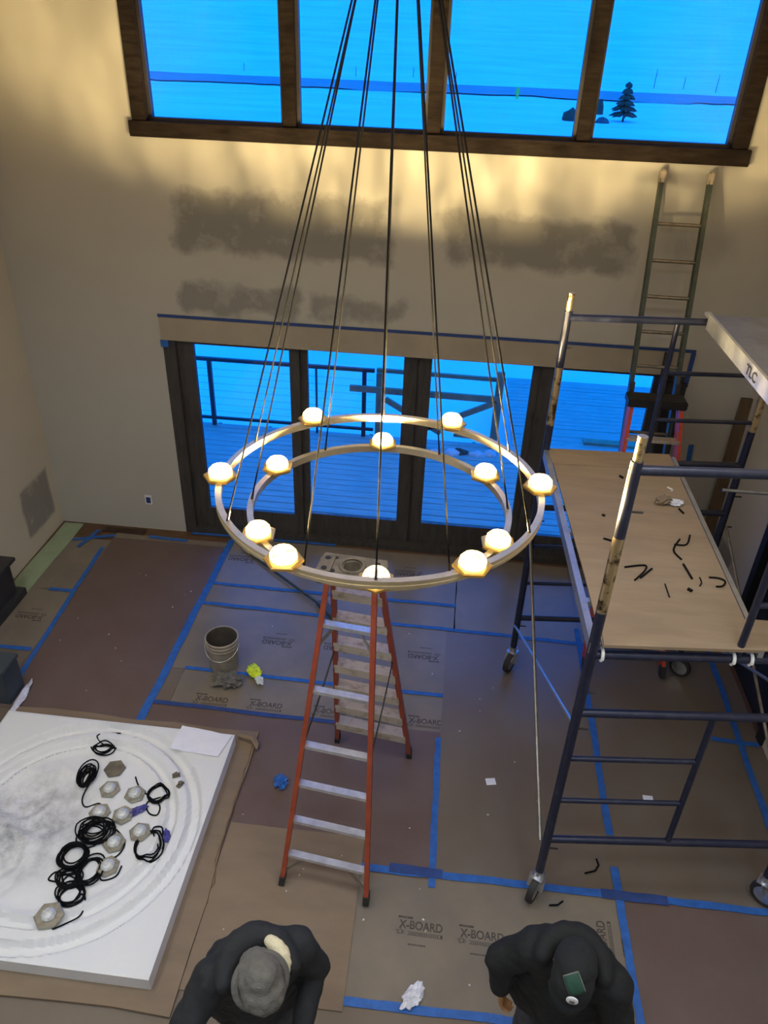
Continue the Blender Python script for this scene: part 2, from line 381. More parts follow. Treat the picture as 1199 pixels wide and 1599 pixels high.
mb = MB(); mb.add(rv, [(i, i+1, 242+i, 241+i) for i in range(240)]); struct(mb.build('road', 'road'), 'grey road crossing the snow field', 'road')
# bank of ploughed snow lumps at road edge stays part of ground relief
tr = thing('conifer_tree', (12.4, 73.2, -.55), 'small dark snowy conifer seen through the rightmost window pane', 'tree')
MB().tube([V(12.4, 73.2, -.6), V(12.4, 73.2, 2.2)], [.09, .02], 8).build('trunk', 'bark', tr)
rr = random.Random(3)
for k in range(6):
    mb = MB(); zb = -.15+k*.42; rad = 1.25-.2*k
    for q in range(16):
        a = 2*PI*q/16+rr.random()*.4; rl = rad*(.7+.4*rr.random())
        p1 = V(12.4+math.cos(a)*rl, 73.2+math.sin(a)*rl, zb-.12*rr.random())
        mb.tube([V(12.4, 73.2, zb+.35), lerp((12.4, 73.2, zb+.30), p1, .6), p1], [.05, .16, .02], 6)
    mb.build('branch_tier', 'conifer', tr)
def rock(name, loc, sx, sy_, sz, label, cat='rock', mt='rock', sd=0):
    bm = bmesh.new(); bmesh.ops.create_icosphere(bm, subdivisions=2, radius=1)
    for q in bm.verts:
        f = 1+.35*noise.noise(q.co*1.6+V(sd, sd, 0)); q.co = V(q.co.x*sx*f, q.co.y*sy_*f, max(-.3, q.co.z*f)*sz)
    me = bpy.data.meshes.new(name); bm.to_mesh(me); bm.free(); me.materials.append(MATS[mt])
    o = bpy.data.objects.new(name, me); COL.objects.link(o); o.location = loc; return tag(o, label, cat)
rock('bush', (8.0, 71.8, -.5), .75, .5, .85, 'dark low bush in the snow left of a window mullion', 'bush', 'conifer', 1)
rock('bush', (11.0, 79, -.5), .55, .5, 1.3, 'dark rounded bush in the snow just left of the conifer', 'bush', 'conifer', 2)
rock('boulder', (10.4, 71.2, -.55), .6, .4, .35, 'dark low boulder in snow at foot of the conifer', 'rock', 'rock', 4)
hy = thing('fire_hydrant', (4.4, 93.8, -.55), 'yellow fire hydrant in the snow beside the road', 'hydrant')
MB().lathe((4.4, 93.8, -.5), [(.2, 0), (.2, .1), (.15, .12), (.15, .8), (.2, .82), (.2, .88), (.16, .9), (.14, 1.02), (.05, 1.12)], 14).build('barrel', 'hydrant_yellow', hy, smooth=True)
for s_ in (-1, 1): MB().tube([V(4.4+s_*.12, 93.8, .1), V(4.4+s_*.28, 93.8, .1)], .08, 10).build('outlet', 'hydrant_yellow', hy, smooth=True)
MB().tube([V(4.4, 93.7, .0), V(4.4, 93.5, .0)], .1, 10).build('outlet', 'hydrant_yellow', hy, smooth=True)
for k, (x, y, h) in enumerate(((-33, 122, 1.3), (-26, 122.5, 1.5), (-17, 122, 1.4), (-9, 123, 1.6), (-3, 122, 1.2), (15, 121, 3.0), (24, 122, 2.6), (28, 122.4, 1.8), (32, 121, 2.2))):
    mb = MB(); mb.tube([V(x, y, -.7), V(x+.05, y, h-.5)], [.05, .03], 6); mb.tube([V(x, y, h*.5-.5), V(x+.15, y, h*.8-.5)], [.025, .012], 5)
    tag(mb.build('marker_stake', 'bark', origin=(x, y, -.6)), 'thin bare stake standing in snow beyond the road', 'stake', 'roadside stakes')

dk = thing('deck', (-.4, 9, -.12), 'grey boarded deck outside the glass doors', 'deck'); dk['kind'] = 'structure'
jm = MB()
for x in [-6+.8*i for i in range(14)]: jm.bb(x, x+.05, 7.62, 10.62, -.32, -.123)
for x in [1.05+.8*i for i in range(6)]: jm.bb(x, x+.05, 10.62, 13.3, -.32, -.123)
jm.build('joists', 'deck_joist', dk)
y = 7.64
while y < 13.2:
    x0, x1 = (-6.2, 5.6) if y < 10.5 else (1.0, 5.6)
    MB().bb(x0, x1, y, y+.132, -.12, -.09+.004*rr.random()).build('plank', 'deck_board', dk)
    y += .145
dk_s = tag(MB().bb(2.1, 2.95, 10.75, 10.9, -.085, -.045).build('loose_board', 'timber', origin=(2.5, 10.8, -.085)), 'short loose board lying on the deck outside the right door', 'board')
rl = thing('deck_railing', (-3, 10.5, -.09), 'dark metal cable railing along the deck outside left door panes', 'railing')
RY = 10.48
MB().bar((-6.2, RY, .985), (-1.13, RY, .985), .055, .05).build('top_rail', 'rail_metal', rl)
MB().bar((-6.2, RY, .03), (-1.13, RY, .03), .04, .04).build('bottom_rail', 'rail_metal', rl)
for x in (-5.7, -3.62, -2.0, -1.28):
    MB().bb(x-(.03 if x != -2.0 else .012), x+(.03 if x != -2.0 else .012), RY-.03, RY+.03, -.09, .96).build('post', 'rail_metal', rl)
for k in range(7):
    z = .14+.115*k; MB().tube([V(-6.2, RY, z), V(-1.13, RY, z)], .0018, 5).build('cable', 'rail_metal', rl)
br = thing('timber_barricade', (-.15, 10.45, -.09), 'rough timber barricade with two posts and crossed braces on the deck', 'barricade')
BY = 10.42
for x in (-1.04, .70): MB().bb(x-.055, x+.055, BY-.03, BY+.03, -.09, 1.12 if x > 0 else .98).build('post', 'timber', br)
MB().bar((-1.48, BY-.06, .74), (.7, BY-.06, .72), .05, .09).build('rail', 'timber', br)
MB().bar((-1.10, BY+.06, 1.0), (.78, BY+.06, .98), .05, .055).build('rail', 'timber', br)
MB().bar((.1, BY+.06, .05), (.66, BY+.06, .02), .05, .05).build('rail', 'timber', br)
MB().bar((-.95, BY-.06, .60), (-.1, BY-.06, .12), .05, .08).build('brace', 'timber', br)
MB().bar((.68, BY-.06, .68), (-.32, BY-.06, .18), .05, .08).build('brace', 'timber', br)
for k in range(9):
    x = -1.0+.2*k+rr.random()*.1
    rock('snow_clod', (x, 10.05+rr.random()*.15, -.09), .09+.05*rr.random(), .07, .08, 'small clod of dirty snow at foot of the timber barricade', 'snow clod', 'debris' if k % 3 == 0 else 'snow_deck', k)['group'] = 'clods under the barricade'

# ------------------------------------------------------------------ floor protection
def sheet(x0, x1, y0, y1, mt, label, cat='floor board', name='floor_board', z=.004, th=.004, jit=.012, sd=0, rot=0):
    r_ = random.Random(sd*13+5); poly = []
    for (ax, ay, bx_, by_) in ((x0, y0, x1, y0), (x1, y0, x1, y1), (x1, y1, x0, y1), (x0, y1, x0, y0)):
        L = math.hypot(bx_-ax, by_-ay); k = max(3, int(L/.35))
        for i in range(k):
            t = i/k; poly.append((ax+(bx_-ax)*t+r_.uniform(-jit, jit)*.5, ay+(by_-ay)*t+r_.uniform(-jit, jit)*.5))
    o = MB().prism(poly, z-th, z).build(name, mt, origin=((x0+x1)/2, (y0+y1)/2, z-th))
    o.rotation_euler.z = rot
    return tag(o, label, cat)
sheet(XL+.01, -2.45, -1.5, 4.46, 'tan_board_worn', 'brown floor board under the foam slab at left', sd=1, z=.004)
sheet(-4.55, -4.31, 4.6, 7.34, 'green_paper', 'narrow pale green paper strip along foot of the left wall', 'paper', 'paper_strip', z=.010, sd=2, rot=-.012)
sheet(-4.34, -3.82, 6.08, 7.06, 'tan_board', 'tan floor board in the far left corner', sd=3, z=.006)
bl1 = sheet(-4.34, -3.82, 5.16, 6.08, 'tan_board', 'printed tan floor board by the low dark cabinet at left wall', sd=4, z=.006)
sheet(-4.34, -3.82, 4.46, 5.16, 'tan_board_worn', 'tan floor board beside the slate box', sd=5, z=.006)
sheet(-3.83, -2.46, 4.42, 7.12, 'red_paper', 'long reddish brown paper sheet between two blue tape lines at left', 'paper', 'paper_sheet', sd=6, z=.008)
sheet(-3.83, -2.46, 7.10, 7.22, 'tan_board', 'thin tan board strip below the floor vent', sd=66, z=.005)
bE = sheet(-2.46, .25, 6.42, 7.33, 'tan_board', 'printed tan board directly in front of the glass doors', sd=7, z=.006)
sheet(-2.46, .25, 6.05, 6.42, 'tan_board', 'narrow tan board between two blue tape lines before the doors', sd=8, z=.006)
bG = sheet(-2.46, .20, 5.12, 6.05, 'tan_board', 'printed tan board carrying the grey bucket', sd=9, z=.006)
bH = sheet(-2.29, .17, 4.66, 5.12, 'tan_board', 'printed tan board strip in front of the bucket and rag', sd=10, z=.006)
sheet(-2.46, -2.29, 4.60, 5.12, 'tan_board_worn', 'small brown board strip left of the printed boards', sd=11, z=.006)
sheet(-2.46, .17, 3.28, 4.66, 'red_paper', 'reddish brown paper sheet beneath the orange stepladder', 'paper', 'paper_sheet', sd=12, z=.007)
sheet(.17, 1.51, 3.33, 6.05, 'tan_board_worn', 'large plain brown board beside the rolling scaffold', sd=13, z=.008)
sheet(.24, 1.51, 6.03, 7.33, 'tan_board', 'tan board under the right-hand doors left of scaffold', sd=14, z=.006)
sheet(1.51, 2.79, 3.33, 7.33, 'tan_board_worn', 'brown board beneath the scaffold platform', sd=15, z=.006)
sheet(2.79, 2.97, 3.33, 7.33, 'tan_board_worn', 'narrow brown board along foot of the right wall', sd=16, z=.006)
bN = sheet(-.42, 1.51, 2.39, 3.33, 'tan_board', 'tan board with two dark printed logos at the bottom centre', sd=17, z=.006)
sheet(1.51, 2.97, .6, 3.33, 'red_paper', 'reddish brown paper sheet in the lower right corner', 'paper', 'paper_sheet', sd=18, z=.006)
sheet(-2.45, 1.51, -1.5, 2.39, 'tan_board_worn', 'brown board under the two workers', sd=19, z=.006)
sheet(-2.45, -.42, 2.39, 3.28, 'tan_board_worn', 'brown board underneath the cardboard sheet', sd=20, z=.004)

# tape
def tape(x0, y0, x1, y1, label, wd=.048, sd=0, mt='blue_tape', z=.0125):
    z += sd*.00011
    r_ = random.Random(sd+40); d = V(x1-x0, y1-y0, 0); L = d.length; d.normalize(); nn = V(-d.y, d.x, 0); k = max(4, int(L/.12))
    a = []; b = []
    off = 0
    for i in range(k+1):
        t = i/k; off += r_.uniform(-.004, .004); c = V(x0, y0, 0)+d*L*t+nn*off
        a.append((c+nn*(wd/2+r_.uniform(-.003, .003))).to_2d()); b.append((c-nn*(wd/2+r_.uniform(-.003, .003))).to_2d())
    poly = [tuple(q) for q in b]+[tuple(q) for q in reversed(a)]
    mb_ = MB(); n_ = k+1
    vs = [(q[0], q[1], z-.002) for q in b]+[(q[0], q[1], z-.002) for q in a]+[(q[0], q[1], z) for q in b]+[(q[0], q[1], z) for q in a]
    fs = []
    for i in range(k):
        fs += [(2*n_+i, 2*n_+i+1, 3*n_+i+1, 3*n_+i), (i, n_+i, n_+i+1, i+1), (i, i+1, 2*n_+i+1, 2*n_+i), (n_+i+1, n_+i, 3*n_+i, 3*n_+i+1)]
    fs += [(0, 2*n_, 3*n_, n_), (k, n_+k, 3*n_+k, 2*n_+k)]
    mb_.add(vs, fs)
    return tag(mb_.build('masking_tape_strip', mt, origin=((x0+x1)/2, (y0+y1)/2, z-.002)), label, 'tape')
tape(-3.75, 4.55, -3.86, 6.9, 'blue tape line along left edge of the long reddish paper', sd=1, wd=.05)
tape(-2.47, 4.40, -2.43, 7.28, 'blue tape line running from the doors down to the foam slab', sd=2, wd=.075)
tape(-4.11, 6.08, -3.84, 6.09, 'short blue tape joining two printed boards by the left wall', sd=3)
tape(-4.34, 5.16, -3.84, 5.17, 'short blue tape behind the slate box at left edge', sd=4)
tape(-2.42, 6.44, .25, 6.44, 'blue tape line across the boards nearest the doors', sd=5)
tape(-2.46, 6.09, 1.56, 6.02, 'blue tape line passing behind the bucket to the scaffold', sd=6)
tape(-2.29, 5.13, .17, 5.12, 'blue tape line passing under the rag in front of the bucket', sd=7, wd=.042)
tape(-2.43, 4.67, -.75, 4.66, 'ragged blue tape line below the printed boards left of stepladder', sd=8, wd=.045, mt='navy_tape')
tape(.15, 4.60, .17, 3.22, 'blue tape line to the right of the orange stepladder feet', sd=9, wd=.05)
tape(-.40, 3.32, 2.95, 3.33, 'long blue tape line past the front scaffold caster', sd=10, wd=.055, z=.0135)
tape(1.51, 6.24, 1.50, 3.82, 'blue tape line passing behind the scaffold left post', sd=11, wd=.055)
tape(2.81, 6.6, 2.78, 3.9, 'blue tape line on the floor at the right picture edge', sd=12, wd=.055)
tape(1.50, 3.55, 1.53, 1.2, 'blue tape line right of the worker in black', sd=13, wd=.055, z=.0155)
tape(-.42, 2.39, 1.2, 2.40, 'blue tape line between the two workers at the bottom', sd=14, wd=.055)
tape(1.38, 3.33, 1.85, 3.33, 'doubled dark blue tape patch where two tape lines cross', sd=15, wd=.07, mt='navy_tape', z=.0175)
tape(-.15, 3.33, .24, 3.33, 'doubled blue tape patch below right foot of the stepladder', sd=16, wd=.07, mt='navy_tape', z=.0160)
tape(-4.28, 7.0, -3.83, 7.16, 'slanting blue tape beside the floor vent', sd=17)
tape(-4.15, 6.86, -4.05, 7.24, 'blue tape scrap in the far left floor corner', sd=18, z=.0145)
tape(-3.42, 7.20, -2.95, 7.18, 'blue tape right of the floor vent', sd=19)
tape(-2.95, 7.345, -1.2, 7.35, 'blue tape along foot of the left door panel', sd=20, wd=.04)
tape(2.55, 4.92, 2.95, 4.90, 'short blue tape beside the tape line at right picture edge', sd=21)
# floor vent
vt = thing('floor_vent', (-3.76, 7.27, 0), 'dark brown floor vent by the back wall left of the doors', 'vent')
MB().bb(-4.02, -3.5, 7.225, 7.33, 0, .012).build('frame', 'vent_brown', vt)
for k in range(14):
    x = -3.99+.035*k; MB().bb(x, x+.018, 7.24, 7.315, .0125, .018).build('slat', 'vent_brown', vt)

# printed logos: flat ink on the boards
def text_mesh(txt, size, shear=0):
    cu = bpy.data.curves.new('print', 'FONT'); cu.body = txt; cu.size = size; cu.align_x = 'CENTER'; cu.align_y = 'CENTER'; cu.shear = shear; cu.offset = size*.028
    o = bpy.data.objects.new('print', cu); COL.objects.link(o)
    dg = bpy.context.evaluated_depsgraph_get(); me = bpy.data.meshes.new_from_object(o.evaluated_get(dg))
    bpy.data.objects.remove(o); return me
TXT = text_mesh('X-BOARD', .082)
def me_add(mb_, me, ox, oy, sx=1.0, sy_=1.0):
    mb_.add([(v_.co.x*sx+ox, v_.co.y*sy_+oy, 0) for v_ in me.vertices], [tuple(p.vertices) for p in me.polygons])
def logo_mesh():
    mb_ = MB(); me_add(mb_, TXT, .03, 0, .82, 1.0)
    def rect(x0, x1, y0, y1): mb_.add([(x0, y0, 0), (x1, y0, 0), (x1, y1, 0), (x0, y1, 0)], [(0, 1, 2, 3)])
    rect(-.13, -.03, .045, .06); rect(-.06, .18, -.068, -.063); rect(-.06, .18, -.046, -.042); rect(.165, .18, -.063, -.046)
    for k in range(14): rect(-.05+.0148*k, -.05+.0148*k+.010, -.0595, -.0500)
    r_ = random.Random(9)
    for k in range(13):
        a = 2*PI*k/13; rr_ = .02+.022*r_.random(); cx, cy_ = -.11, -.05
        mb_.add([(cx+.012*math.cos(a-.3), cy_+.010*math.sin(a-.3), 0), (cx+rr_*1.4*math.cos(a), cy_+rr_*math.sin(a), 0), (cx+.012*math.cos(a+.3), cy_+.010*math.sin(a+.3), 0)], [(0, 1, 2)])
    for k in range(9): rect(-.05+.0135*k, -.05+.0135*k+.010, -.136, -.124)
    me = bpy.data.meshes.new('printed_logo'); me.from_pydata([tuple(q) for q in mb_.v], [], mb_.f); me.materials.append(MATS['ink']); return me
LOGO = logo_mesh()
def logo(parent, x, y, rot=0, sc=1.0):
    o = bpy.data.objects.new('printed_logo', LOGO); COL.objects.link(o); o.parent = parent
    o.location = V(x, y, .0005+parent.location.z+.004)-parent.location; o.location.z = .0045; o.rotation_euler.z = rot; o.scale = (sc, sc, sc)
    o['label'] = 'dark stamped lettering reading X-BOARD'
for x, y in ((.08, 2.93), (.50, 2.92)): logo(bN, x, y, -.01)
logo(bN, 1.35, 2.95, PI/2)
for x in (-1.95, -1.45, -.86, -.48, .0): logo(bH, x, 4.77, 0)
for x in (-1.48, -.86, -.02): logo(bG, x, 5.60, PI)
for x in (-.28, -2.2): logo(bE, x, 6.92, PI)
logo(bl1, -4.07, 5.62, PI, .95)

# cardboard
cb = sheet(-3.62, -1.40, 2.17, 4.44, 'cardboard', 'brown cardboard sheet showing around the white foam slab', 'cardboard', 'cardboard_sheet', z=.030, th=.018, jit=.03, sd=31)
cb2 = sheet(-1.395, -.35, 2.33, 3.55, 'cardboard', 'large flat brown cardboard sheet under the stepladder front feet', 'cardboard', 'cardboard_sheet', z=.0165, th=.006, jit=.015, sd=32)
mb = MB(); zz = .034
pts = [(-1.41+.012*random.uniform(-1, 1), 4.32-.1*i, .033) for i in range(12)]+[(-1.385+.015*random.uniform(-1, 1), 3.1-.05*i, .021) for i in range(5)]
mb.tube(pts, .004, 5); tag(mb.build('torn_paper_string', 'cardboard_edge', origin=(-1.4, 3.6, .03)), 'thin torn cardboard strand along edge of the sheet by foam', 'strand')
tag(MB().tube([(-1.55, 4.36, .05), (-1.42, 4.33, .06), (-1.38, 4.28, .045), (-1.37, 4.24, .04)], [.03, .035, .025, .008], 7).build('cardboard_scrap', 'cardboard', origin=(-1.42, 4.3, .03)), 'torn cardboard flap at the far corner of the foam', 'cardboard')

# ------------------------------------------------------------------ foam packing slab
FC = V(-2.553, 3.294, 0); fx0, fx1, fy0, fy1, fz0, fz1 = -3.545, -1.56, 2.30, 4.275, .031, .155
def foam_h(x, y):
    r = math.hypot(x-FC.x, y-FC.y); e = 0
    def dip(a, b, dpt, soft=.03):
        t = min(max((r-a)/soft, 0), 1)*min(max((b-r)/soft, 0), 1); return -dpt*t*t*(3-2*t)
    e += dip(.86, .975, .06)+dip(.70, .80, .05)
    e += -.022*max(0, min(1, (.70-r)/.05))
    # pockets pressed in the left half
    for (px_, py_, pr_, dd) in ((-2.95, 3.0, .20, .03), (-2.75, 3.45, .3, .02), (-2.85, 2.85, .18, .025), (-3.0, 3.5, .22, .03)):
        q = math.hypot(x-px_, y-py_)
        e -= dd*max(0, min(1, (pr_-q)/.06))
    e += .004*noise.noise(V(x*9, y*9, 0))+.003*noise.noise(V(x*25, y*25, 2))
    return e
NX = 120; vs = []; fs = []
for j in range(NX+1):
    for i in range(NX+1):
        x = fx0+(fx1-fx0)*i/NX; yv = fy0+(fy1-fy0)*j/NX
        ed = min(i, j, NX-i, NX-j); e = foam_h(x, yv) if ed > 1 else 0
        vs.append((x, yv, fz1+e-(.006 if ed == 0 else 0)))
for j in range(NX):
    for i in range(NX): a = j*(NX+1)+i; fs.append((a, a+1, a+NX+2, a+NX+1))
mb = MB(); mb.add(vs, fs)
ring_ = [i for i in range(NX+1)]+[j*(NX+1)+NX for j in range(1, NX+1)]+[NX*(NX+1)+i for i in range(NX-1, -1, -1)]+[j*(NX+1) for j in range(NX-1, 0, -1)]
b0 = len(mb.v); mb.v += [V(mb.v[i].x, mb.v[i].y, fz0) for i in ring_]; k = len(ring_)
for i in range(k): mb.f.append((ring_[i], b0+i, b0+(i+1) % k, ring_[(i+1) % k])); mb.mi.append(0)
mb.f.append(tuple(range(b0+k-1, b0-1, -1))); mb.mi.append(0)
# stained foam material
mt = mat('foam_stained', rgb(215, 215, 215), .75, var=.02, bump=.2, bscale=70)
nt = mt.node_tree; b = nt.nodes['Principled BSDF']
g = nt.nodes.new('ShaderNodeNewGeometry'); vd = nt.nodes.new('ShaderNodeVectorMath'); vd.operation = 'DISTANCE'; vd.inputs[1].default_value = (-2.86, 3.28, .15)
nt.links.new(g.outputs['Position'], vd.inputs[0])
nz = nt.nodes.new('ShaderNodeTexNoise'); nz.inputs['Scale'].default_value = 5; nz.inputs['Detail'].default_value = 8; nz.inputs['Roughness'].default_value = .7; nt.links.new(g.outputs['Position'], nz.inputs['Vector'])
r1 = nt.nodes.new('ShaderNodeMapRange'); r1.inputs[1].default_value = .62; r1.inputs[2].default_value = .15; nt.links.new(vd.outputs['Value'], r1.inputs[0])
r2n = nt.nodes.new('ShaderNodeMapRange'); r2n.inputs[1].default_value = .38; r2n.inputs[2].default_value = .68; nt.links.new(nz.outputs['Fac'], r2n.inputs[0])
mu = nt.nodes.new('ShaderNodeMath'); mu.operation = 'MULTIPLY'; nt.links.new(r1.outputs[0], mu.inputs[0]); nt.links.new(r2n.outputs[0], mu.inputs[1])
mxn = nt.nodes.new('ShaderNodeMix'); mxn.data_type = 'RGBA'; nt.links.new(mu.outputs[0], mxn.inputs[0])
mxn.inputs[6].default_value = rgb(216, 216, 218); mxn.inputs[7].default_value = rgb(120, 122, 128); nt.links.new(mxn.outputs[2], b.inputs['Base Color'])
fo = tag(mb.build('foam_slab', 'foam_stained', origin=(FC.x, FC.y, fz0), smooth=True), 'big white foam packing slab with ring grooves lying at left', 'foam')
def fz(x, y): return fz1+foam_h(x, y)

# loose hexagonal crystal lamp pieces
def hexlamp(x, y, rot, label, R=.082, flip=False):
    z = max(fz(x+R*math.cos(q), y+R*math.sin(q)) for q in [i*.7 for i in range(9)]+[0])+.003; t = thing('crystal_lamp_piece', (x, y, z), label, 'lamp piece', 'loose crystal pieces on the foam slab')
    MB().lathe((x, y, z), [(R*.92, 0), (R, .006), (R, .016), (R*.92, .022)], 6, rot).build('hex_plate', 'ladder_cap' if flip else 'crystal_frame', t)
    if not flip:
        MB().lathe((x, y, z+.0225), [(.048, 0), (.05, .008), (.042, .022), (.026, .032), (.008, .036)], 12, rot).build('dome', 'crystal_dome_off', t, smooth=True)
    return t
mat('crystal_frame', rgb(150, 146, 134), .3, metal=.35, var=.2, scale=30)
mat('crystal_dome_off', rgb(186, 188, 188), .12, var=.25, scale=40, spec=.8, coat=.5)
hexlamp(-2.41, 3.81, .3, 'plain brown-grey hexagonal plate near the far cable coil on foam', .085, True)
hexlamp(-2.37, 3.62, .1, 'crystal hexagon left of the pair below the plain plate')
hexlamp(-2.16, 3.60, .5, 'crystal hexagon right beside the open cable coil')
hexlamp(-2.36, 3.41, .2, 'crystal hexagon behind the biggest tangled coil')
hexlamp(-2.18, 3.41, .7, 'crystal hexagon touching the purple wrapper')
hexlamp(-2.00, 3.29, .0, 'crystal hexagon partly under the right hand cable ring')
hexlamp(-2.15, 3.18, .4, 'crystal hexagon at right of the dense middle coil')
hexlamp(-2.12, 3.00, .6, 'crystal hexagon near the stacked coils at their right')
hexlamp(-2.35, 2.60, .25, 'largest crystal hexagon alone nearest the slab front edge', .1)
for x, y, rz, lb in ((-1.90, 3.80, .4, 'small brown clip lying in the foam groove, farther one'), (-1.84, 3.72, 1.2, 'small brown clip lying in the foam groove, nearer one')):
    z = fz(x, y)+.004
    mb = MB(); mb.box((x, y, z+.008), (.06, .035, .012), rz); mb.box((x, y, z+.022), (.03, .03, .015), rz+.4); tag(mb.build('metal_clip', 'ladder_cap', origin=(x, y, z)), lb, 'clip')
def coil(x, y, rx, ry, turns, r, sd, label, tail=None, loose=.14, tilt=0):
    r_ = random.Random(sd); pts = []; n_ = turns*22
    for i in range(n_+1):
        th = 2*PI*i/22; k_ = i//22
        if i % 11 == 0: jx = 2*r_.uniform(-loose, loose); jy = 2*r_.uniform(-loose, loose); js = 1+1.6*r_.uniform(-loose, loose)
        if i == 0: px_, py_, ps_ = jx, jy, js
        px_ += (jx-px_)*.12; py_ += (jy-py_)*.12; ps_ += (js-ps_)*.12
        X = x+(math.cos(th)*ps_+px_)*rx; Y = y+(math.sin(th)*ps_+py_)*ry
        pts.append(V(X, Y, fz(X, Y)+r+.002+min(.05, .0045*k_)))
    if tail:
        last = pts[-1]; q0 = last; seq = [V(a, c, fz(a, c)+r+.003) for a, c in tail]
        P = [pts[-3], q0]+seq
        for i in range(1, len(P)-1):
            a, b_, c_ = P[i-1], P[i], P[i+1]; d_ = P[min(i+2, len(P)-1)]
            for s_ in range(1, 7):
                t = s_/6
                pts.append(.5*((2*b_)+(c_-a)*t+(2*a-5*b_+4*c_-d_)*t*t+(3*b_-a-3*c_+d_)*t*t*t))
    return tag(MB().tube(pts, r, 6).build('cable_coil', 'cable_black', origin=(x, y, fz(x, y)), smooth=True), label, 'cable', 'black cable coils on the foam slab')
coil(-2.58, 4.0, .085, .06, 4, .0058, 1, 'small black cable coil farthest back on the foam', [(-2.62, 4.06), (-2.68, 4.1), (-2.62, 4.17), (-2.5, 4.15)])
coil(-2.60, 3.70, .05, .085, 9, .0058, 2, 'black cable bunched into a tight upright bundle', [(-2.56, 3.55), (-2.50, 3.46), (-2.40, 3.49), (-2.36, 3.44), (-2.33, 3.36)], .3)
coil(-1.98, 3.62, .075, .075, 4, .0058, 3, 'neat round black cable ring beside the purple wrapper', [(-2.04, 3.55), (-2.0, 3.46), (-1.93, 3.45), (-1.94, 3.53), (-2.05, 3.60), (-2.16, 3.68), (-2.22, 3.76)])
coil(-2.32, 3.25, .105, .095, 12, .0058, 4, 'densest tangled black cable coil in the middle', [(-2.2, 3.3), (-2.08, 3.2), (-2.1, 3.08), (-2.25, 3.04)], .25)
coil(-1.90, 3.19, .085, .11, 4, .0058, 5, 'oval black cable ring at far right on the foam', [(-1.92, 3.33), (-1.85, 3.34), (-1.83, 3.28)], .1)
coil(-2.39, 3.04, .085, .085, 12, .0058, 6, 'thick black cable ring on top of the lower pile', [(-2.32, 2.95), (-2.40, 2.9)], .14)
coil(-2.22, 2.96, .075, .10, 6, .0058, 7, 'black cable coil at the right of the lower pile', [(-2.12, 2.90), (-2.04, 2.94), (-2.03, 3.02)], .2)
coil(-2.34, 2.88, .075, .06, 6, .0058, 8, 'black cable coil squeezed in the middle of the lower pile', [(-2.45, 2.92), (-2.49, 2.86), (-2.43, 2.85)], .3)
coil(-2.29, 2.78, .085, .075, 5, .0058, 9, 'lowest black cable coil with a tail to the big crystal', [(-2.18, 2.76), (-2.17, 2.66), (-2.23, 2.56), (-2.29, 2.52)], .2)
def crumple(name, x, y, z, sx, sy_, sz, rot, mt, label, cat, sd=0, amp=.5, parent=None):
    bm = bmesh.new(); bmesh.ops.create_icosphere(bm, subdivisions=4, radius=1)
    for q in bm.verts:
        f = 1+amp*noise.noise(q.co*2.2+V(sd*3.1, sd, 0))+amp*.5*noise.noise(q.co*5+V(sd, 0, sd))
        c = V(q.co.x*sx*f, q.co.y*sy_*f, max(-.95, q.co.z*f)*sz); q.co = Matrix.Rotation(rot, 3, 'Z') @ c + V(0, 0, sz*.95)
    me = bpy.data.meshes.new(name); bm.to_mesh(me); bm.free(); me.materials.append(MATS[mt])
    o = bpy.data.objects.new(name, me); COL.objects.link(o); o.location = (x, y, z)
    if parent: o.parent = parent; o.location = V(x, y, z)-parent.location
    return tag(o, label, cat)
crumple('purple_wrapper', -2.09, 3.46, fz(-2.09, 3.46)+.002, .075, .03, .016, .7, 'purple_film', 'purple wrapper twisted between two crystals and a cable ring', 'wrapper', 1)
crumple('purple_wrapper', -1.82, 3.31, fz(-1.82, 3.31)+.002, .06, .03, .016, -.9, 'purple_film', 'purple wrapper lying right of the oval cable ring', 'wrapper', 2)
# paper sheet on the foam corner
vs = []; fs = []
for j in range(9):
    for i in range(13):
        u, v_ = i/12, j/8; p = lerp(lerp((-2.04, 4.05, 0), (-1.63, 4.02, 0), u), lerp((-2.02, 4.30, 0), (-1.575, 4.25, 0), u), v_)
        vs.append((p.x, p.y, .166+.010*noise.noise(V(p.x*9, p.y*9, 5))))
for j in range(8):
    for i in range(12): a = j*13+i; fs.append((a, a+1, a+14, a+13))
mb = MB(); mb.add(vs, fs); o = mb.build('paper_sheet', 'paper', origin=(-1.8, 4.15, .16)); sm = o.modifiers.new('thick', 'SOLIDIFY'); sm.thickness = .002
tag(o, 'creased white instruction sheet on the foam far right corner', 'paper')

# ------------------------------------------------------------------ chandelier
CC = V(-.385, 4.085, 0); H1, R1, H2, R2 = 2.80, .992, 2.645, .812
ch = thing('chandelier', (CC.x, CC.y, 5.88), 'two-tier brass ring chandelier with glowing crystal domes on long cables', 'chandelier')
mt = bpy.data.materials.new('lit_dome'); mt.use_nodes = True; nt = mt.node_tree; nt.nodes.clear()
out = nt.nodes.new('ShaderNodeOutputMaterial'); trn = nt.nodes.new('ShaderNodeBsdfTransparent'); trn.inputs[0].default_value = (1, .97, .9, 1)
gls = nt.nodes.new('ShaderNodeBsdfGlossy'); gls.inputs['Roughness'].default_value = .1
em = nt.nodes.new('ShaderNodeEmission'); em.inputs[0].default_value = (1, .77, .36, 1)
tc = nt.nodes.new('ShaderNodeTexCoord'); vo = nt.nodes.new('ShaderNodeTexVoronoi'); vo.inputs['Scale'].default_value = 42; nt.links.new(tc.outputs['Object'], vo.inputs['Vector'])
